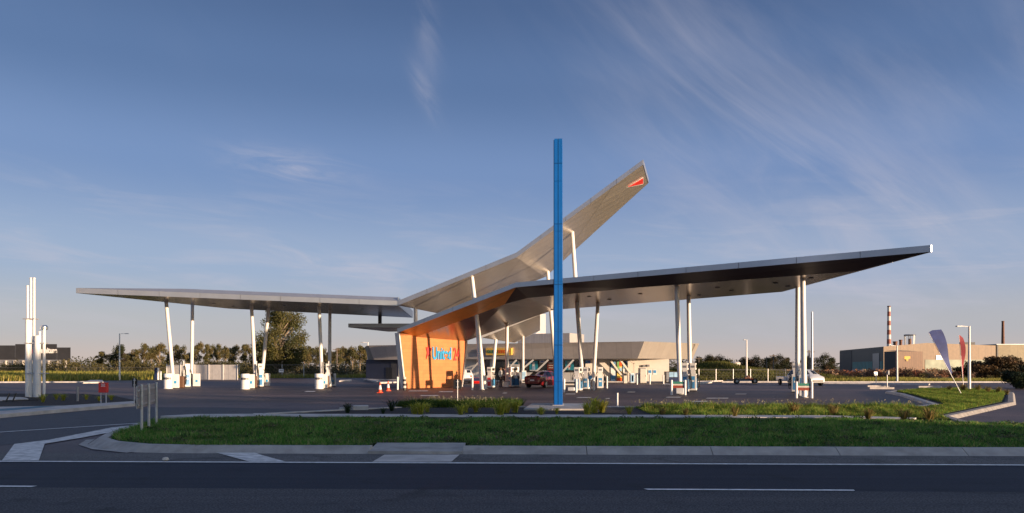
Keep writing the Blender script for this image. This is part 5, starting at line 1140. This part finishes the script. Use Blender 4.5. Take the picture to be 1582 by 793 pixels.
scrub('scrub', [(-58, -24, 128, 150, 1.2, 2.8, 60), (-30, -20, 118, 124, .8, 1.9, 16)], 14000, .14, [(.045, .046, .016), (.03, .034, .013), (.07, .058, .022)], 'dark scrub behind the chain-link fence')
scrub('dry_scrub', [(52, 76, 112, 128, .7, 1.7, 80), (44, 60, 112, 126, .6, 1.5, 40), (68, 92, 125, 134, .5, 1.2, 44)], 26000, .12, [(.26, .10, .055), (.34, .17, .09), (.16, .08, .05), (.40, .26, .16), (.11, .09, .035)], 'reddish brown dry scrub and brush in front of the factory')
scrub('low_shrubs', [(62, 95, 100, 106, .3, .9, 70)], 9000, .09, [(.07, .075, .02), (.10, .09, .03), (.04, .045, .016)], 'low olive shrubs along the far road')
def bush(lab, x, y, w_, h, n, cols, size, seed):
    r_ = random.Random(seed); t = thing('shrub', lab, 'shrub', (x, y, 0), group='large shrubs at the right edge'); cl = []
    for i in range(34):
        a = r_.uniform(0, 6.28); f = r_.random()**.6; z = h*(.12+.74*r_.random()*math.sqrt(1-.75*f*f)); cl.append((math.cos(a)*w_*.42*f, math.sin(a)*w_*.36*f, z, w_*.15, w_*.15, h*.15))
    V, T, C = leafcloud(cl, n, size, cols); np_mesh('foliage', V, T, C, M['leaf'], t)
    b = MB()
    for i in range(7): a = i*.9; b.tube([(0, 0, 0), (math.cos(a)*w_*.12, math.sin(a)*w_*.12, h*.3), (math.cos(a)*w_*.3, math.sin(a)*w_*.3, h*.62)], [.08, .06, .03], 5)
    o = b.build('stems', M['darkbark'], None, True); o.parent = t
bush('wide brown-green domed shrub in front of the pale factory annexe', (1537-CX)*104/F, 104, 8.2, 3.7, 12000, [(.085, .05, .022), (.05, .038, .018), (.10, .06, .025)], .13, 3)
bush('dark green shrub cut by the right edge of the picture', (1580-CX)*61/F, 61, 3.9, 2.1, 9000, [(.016, .03, .012), (.022, .038, .014), (.012, .022, .010)], .08, 5)
bush('low dark shrub behind the red flag', (1497-CX)*118/F, 118, 5.5, 2.2, 5000, [(.02, .022, .010), (.03, .028, .012)], .13, 8)

def inpoly(x, y, poly):
    c = np.zeros(len(x), bool); n = len(poly)
    for i in range(n):
        x0_, y0_ = poly[i][0], poly[i][1]; x1_, y1_ = poly[(i+1) % n][0], poly[(i+1) % n][1]
        if y0_ == y1_: continue
        c ^= ((y0_ > y) != (y1_ > y)) & (x < (x1_-x0_)*(y-y0_)/(y1_-y0_)+x0_)
    return c
def blades(name, poly, n, z, h, wd, cols, lab, clump=.5, lean=.5, xr=None, tips=None):
    P_ = np.array([(p[0], p[1]) for p in poly]); lo, hi = P_.min(0), P_.max(0)
    if xr: lo[0], hi[0] = max(lo[0], xr[0]), min(hi[0], xr[1])
    x = np.empty(0); y = np.empty(0)
    while len(x) < n:
        a = nrng.uniform(lo[0], hi[0], n*2); b = nrng.uniform(lo[1], hi[1], n*2); k = inpoly(a, b, poly); x = np.concatenate([x, a[k]]); y = np.concatenate([y, b[k]])
    x, y = x[:n], y[:n]
    f = np.sin(x*1.7+np.sin(y*2.3)*1.3)*np.sin(y*2.1+1.3*np.sin(x*.9)) ; g = np.sin(x*5.1+y*3.7)*np.sin(y*6.3-x*2.2)
    hh = h*(.55+.6*nrng.random(n))*(1+clump*.5*f+clump*.35*g); hh = np.maximum(hh, h*.25)
    th = nrng.uniform(0, 6.283, n); ld = nrng.uniform(0, 6.283, n); le = hh*lean*nrng.random(n)
    w2 = wd*(.6+.8*nrng.random(n))/2
    A = np.stack([x-np.cos(th)*w2, y-np.sin(th)*w2, np.full(n, z)], 1); B = np.stack([x+np.cos(th)*w2, y+np.sin(th)*w2, np.full(n, z)], 1)
    C = np.stack([x+np.cos(ld)*le, y+np.sin(ld)*le, z+hh], 1)
    V = np.stack([A, B, C], 1).reshape(-1, 3); T = np.arange(3*n).reshape(n, 3)
    cc = np.array(cols); i = nrng.integers(0, len(cc), n); col = cc[i]*(1+.22*f+.15*g)[:, None]*(1+nrng.normal(0, .18, (n, 1))); col = np.clip(col, .004, 1)
    o = np_mesh(name, V, T, np.repeat(col, 3, 0), M['grass']); struct(o, 'stuff', lab); return o
LUSH = [(.07, .20, .028), (.11, .26, .042), (.05, .15, .024), (.18, .28, .065), (.28, .28, .10)]
VG = VERGE[:9]+[(-8.5, 24.3), (-7.4, 24.1), (11, 23.5), (13.2, 23.0), (14.6, 22.2)]+VERGE[14:]
blades('verge_grass', VG, 200000, .10, .105, .024, LUSH, 'lush dark green grass on the roadside verge', 1.15, 1.6, (-12, 30))
wx = [(x, y) for x, y in zip(nrng.uniform(-10, 22, 500), nrng.uniform(16.2, 24.5, 500)) if inpoly(np.array([x]), np.array([y]), VERGE)[0]]
V, T, C = leafcloud([(x, y, .16, rng.uniform(.06, .26), rng.uniform(.06, .22), .07) for x, y in wx], 14000, .032, [(.10, .13, .05), (.07, .11, .03), (.14, .14, .07), (.05, .09, .03)]); struct(np_mesh('weeds', V, T, C, M['leaf']), 'stuff', 'pale broad-leaved weeds dotted through the verge grass')
YEL = [(.14, .22, .03), (.20, .24, .042), (.10, .19, .026), (.27, .25, .06), (.08, .16, .025)]
blades('bed_grass', TURF, 130000, .10, .115, .032, YEL, 'yellow-green rough grass between forecourt and footpath', 1.1, 1.3)
blades('ground_cover', gp((610, 633.5), (800, 633.5), (808, 629), (640, 628.5)), 16000, .09, .27, .03, [(.04, .085, .014), (.055, .10, .018), (.08, .11, .022)], 'bright green ground cover behind the mulch', .6, .9)
blades('ground_cover', [(5.4, 29.4), (9, 29.2), (16.5, 29.8), (16.8, 30.7), (5.4, 30.8)], 7000, .1, .24, .03, YEL, 'taller yellow-green plants along the apron kerb', .6, .9)
# seed heads over the planted strip
sx = gp((610, 632), (800, 632), (806, 628), (630, 628)); pts = []
while len(pts) < 260:
    x, y = rng.uniform(-6, 1), rng.uniform(30, 35)
    if inpoly(np.array([x]), np.array([y]), sx)[0]: pts.append((x, y))
pts += [(rng.uniform(5, 17), rng.uniform(29.5, 30.9)) for _ in range(150)]
V, T, C = leafcloud([(x, y, .38+rng.uniform(-.06, .1), .03, .03, .06) for x, y in pts], 2600, .022, [(.30, .27, .20), (.22, .20, .12)]); struct(np_mesh('seed_heads', V, T, C, M['leaf']), 'stuff', 'pale seed heads above the planted strip')
FLD = [(.26, .24, .05), (.32, .27, .06), (.18, .20, .04), (.22, .23, .045), (.36, .29, .09)]
blades('field_grass', [(-150, 86), (-58, 88), (-50, 100), (-64, 166), (-170, 170)], 90000, 0, .8, .16, FLD, 'golden tall grass in the left field', .5, .5)
blades('field_grass', [(-50, 112), (-22, 116), (-20, 128), (-60, 128)], 9000, 0, .6, .10, FLD, 'dry grass strip behind the chain-link fence', .5, .5)
# grassy embankment on the right
b = MB(); nx, ny = 40, 6; vs = []
for j in range(ny+1):
    for i in range(nx+1):
        x = 20+(i/nx)*25; y = 94+j*6.5; f = j/ny; hgt = math.sin(math.pi*min(1, f*.85))*(.8+.35*math.sin(x*.4)+.25*math.sin(x*1.1+j))
        hgt += 1.3*math.exp(-((x-31.5)/4.5)**2-((f-.6)/.3)**2); vs.append((x, y, hgt-.05))
b.mesh(vs, [(j*(nx+1)+i, j*(nx+1)+i+1, (j+1)*(nx+1)+i+1, (j+1)*(nx+1)+i) for j in range(ny) for i in range(nx)]); emb = struct(b.build('embankment', M['soil'], None, True))
n = 30000; fi = nrng.random(n)*nx; fj = nrng.random(n)*ny; grid = np.array(vs).reshape(ny+1, nx+1, 3); i0, j0 = fi.astype(int), fj.astype(int); u, v = (fi-i0)[:, None], (fj-j0)[:, None]
base = grid[j0, i0]*(1-u)*(1-v)+grid[j0, i0+1]*u*(1-v)+grid[j0+1, i0]*(1-u)*v+grid[j0+1, i0+1]*u*v
th = nrng.uniform(0, 6.28, n); dx = np.stack([np.cos(th), np.sin(th), np.zeros(n)], 1)*.07; tip = base+np.stack([nrng.normal(0, .15, n), nrng.normal(0, .15, n), .3+.35*nrng.random(n)], 1)
cc = np.array([(.085, .10, .022), (.12, .12, .028), (.06, .075, .018), (.15, .13, .04)])[nrng.integers(0, 4, n)]*(1+.3*np.sin(base[:, :1]*1.3+base[:, 1:2]*.8))
struct(np_mesh('embankment_grass', np.stack([base-dx, base+dx, tip], 1).reshape(-1, 3), np.arange(3*n).reshape(n, 3), np.repeat(np.clip(cc, .005, 1), 3, 0), M['grass']), 'stuff', 'rough green and yellow grass on the bank behind the fence')
for x0_, y0_, x1_, y1_, lab in ((1265, 586, 1420, 590, 'pale dry grass edging the far side of the forecourt'), (1390, 588, 1582, 591, 'pale dry grass edging the far road')):
    blades('edge_grass', [tuple(G(x0_, y1_)[:2]), tuple(G(x1_, y1_)[:2]), tuple(G(x1_, y0_)[:2]), tuple(G(x0_, y0_)[:2])], 9000, 0, .35, .08, FLD, lab, .5, .6)

# strappy tufts
def make_tuft(seed, cols, n=90, h=.55):
    r_ = np.random.default_rng(seed); V = []; C = []
    cc = np.array(cols)
    for i in range(n):
        a = r_.uniform(0, 6.28); l = h*r_.uniform(.55, 1.1); o = r_.uniform(.2, 1.35)*l; w_ = .012; p0 = np.array([r_.normal(0, .035), r_.normal(0, .035), 0]); dr = np.array([math.cos(a), math.sin(a), 0]); sd2 = np.array([-math.sin(a), math.cos(a), 0])*w_
        p1 = p0+dr*o*.4+np.array([0, 0, l*.72]); p2 = p0+dr*o+np.array([0, 0, l*r_.uniform(.45, 1.0)]); c = cc[r_.integers(0, len(cc))]*(1+r_.normal(0, .2))
        V += [p0-sd2*.7, p0+sd2*.7, p1+sd2, p1-sd2, p1-sd2, p1+sd2, p2+sd2*.15, p2-sd2*.15]; C += [c]*8
    return V, np.clip(np.array(C), .005, 1)
def tuft_obj(name, seed, cols, n=90, h=.55):
    V, C = make_tuft(seed, cols, n, h); o = np_mesh(name, V, np.arange(len(V)).reshape(-1, 4), C, M['grass']); return tag(o, 'x', 'plant')
YT = [(.40, .40, .045), (.48, .44, .06), (.28, .33, .04), (.52, .45, .09)]; DT = [(.26, .19, .07), (.2, .15, .05), (.14, .13, .035)]; GT = [(.03, .055, .022), (.022, .042, .018)]
ty = [tuft_obj('grass_tuft', s, YT, 75, .52) for s in (1, 2)]; td = tuft_obj('dry_grass_tuft', 5, DT, 70, .55); tg = tuft_obj('spiky_plant', 9, GT, 60, .6)
done = set()
def tuft(src, px, py, s, lab, grp):
    dd = HC*F/(py-HOR)*.945; loc = ((px-CX)*dd/F, dd, .09)
    if src.name in done: o = src.copy(); COL.objects.link(o)
    else: o = src; done.add(src.name)
    o.location = loc; o.rotation_euler = (0, 0, rng.uniform(0, 6.28)); o.scale = (s, s, s*rng.uniform(.9, 1.1)); o['label'] = lab; o['group'] = grp
gA, gB, gC, gD = 'yellow-green tufts in the mulch bed', 'tufts in the left planting bed', 'dry tufts in the rough grass', 'tufts on the right grass island'
for i, (px, py, s, lab) in enumerate(((641, 641, 1.0, 'yellow-green tuft at the left end of the planted strip, left of a close pair'), (650, 641.5, 1.2, 'large yellow-green tuft of the close pair at the left of the strip'), (660, 637, .9, 'yellow-green tuft just right of the close pair, set back'), (712, 642, 1.0, 'yellow-green tuft in front of the small black sign post'), (720, 637.5, .9, 'yellow-green tuft right of the black sign post, set back'), (735, 637, 1.0, 'yellow-green tuft about midway along the strip'), (773, 642, 1.25, 'biggest yellow-green tuft in the mulch, left of the pylon pad'), (782, 638, 1.1, 'yellow-green tuft directly behind the biggest one'), (796, 637.5, 1.05, 'yellow-green tuft touching the left edge of the pylon pad'), (836, 642, .75, 'small yellow-green tuft on the front of the pylon pad'), (860, 640.5, .6, 'low green tuft at the foot of the blue pylon'), (908, 641.5, 1.1, 'yellow-green tuft at the right corner of the pylon pad'), (918, 638, 1.3, 'tall yellow-green tuft right of the pylon pad'), (930, 637.5, 1.2, 'yellow-green tuft two steps right of the pylon pad'), (972, 641.5, .8, 'yellow-green tuft below the thin grey post'))):
    tuft(ty[i % 2], px, py, s, lab, gA)
for px, py, s, lab in ((66, 621.5, .95, 'yellow-green tuft at the foot of the vent pipes'), (87, 617.5, .75, 'yellow-green tuft right of the vent pipes, nearer of two set back'), (98, 619, .8, 'yellow-green tuft between vent pipes and grey post'), (133, 617.5, .7, 'yellow-green tuft right of the short grey post'), (153, 620, .7, 'yellow-green tuft left of the red sign box'), (172, 618.5, .8, 'yellow-green tuft right of the red sign box')):
    tuft(ty[0], px, py, s, lab, gB)
for px, py, s, lab in ((1023, 642, .75, 'dry pale tuft in the rough grass, first right of the grey post'), (1059, 642.5, .65, 'dry pale tuft in the rough grass, second right of the grey post'), (1135, 644, .8, 'dry pale tuft midway along the rough grass'), (1226, 641, 1.0, 'dry pale tuft below the rightmost pump island'), (1287, 642, 1.05, 'dry pale tuft right of the rightmost pump island'), (1341, 648, .9, 'dry pale tuft near the end of the footpath'), (1397, 652, 1.05, 'dry pale tuft, left one of two beside the access road corner'), (1436, 653.5, 1.05, 'dry pale tuft, right one of two beside the access road corner')):
    tuft(td, px, py, s, lab, gC)
for px, py, s, lab in ((1466, 604.5, .9, 'dry tuft at the left back of the right grass island'), (1488, 605, 1.2, 'dry tuft between the two feather flags'), (1511, 605.5, 1.2, 'dry tuft just right of the island lamp post'), (1526, 607, 1.0, 'dry tuft midway between lamp post and island tip'), (1542, 608, 1.1, 'dry tuft near the right tip of the grass island'), (1556, 610, .8, 'dry tuft at the very tip of the grass island')):
    tuft(td, px, py, s, lab, gD)
for px, py, s, lab in ((536.5, 638, .8, 'dark spiky plant left of the pale concrete pit lid'), (592, 640.5, .55, 'small dark spiky plant right of the pit lid'), (604.5, 635, .9, 'dark spiky plant at the left end of the green strip')):
    tuft(tg, px, py, s, lab, 'dark spiky plants in the mulch bed')
pit = thing('pit_lid', 'pale concrete pit block standing in the mulch bed', 'concrete pit', G(557, 638)); p = G(557, 637); b = MB(); b.box(up(p, .17), (.62, .5, .2), .2); b.build('block', M['concrete2'], pit, bevel=.02)
b = MB(); b.box(up(p+Vector((-.6, .1, 0)), .13), (.55, .55, .1), .2); b.build('slab', M['concrete'], pit, bevel=.02)
rk = thing('litter', 'crumpled pale scrap lying on the white edge line of the road', 'litter', G(256, 713)); p = G(256, 712.6); b = MB(); b.lathe([(.02, 0), (.07, .03), (.05, .07), (.01, .08)], (p.x, p.y, 0), 7); b.build('scrap', M['cream'], rk)
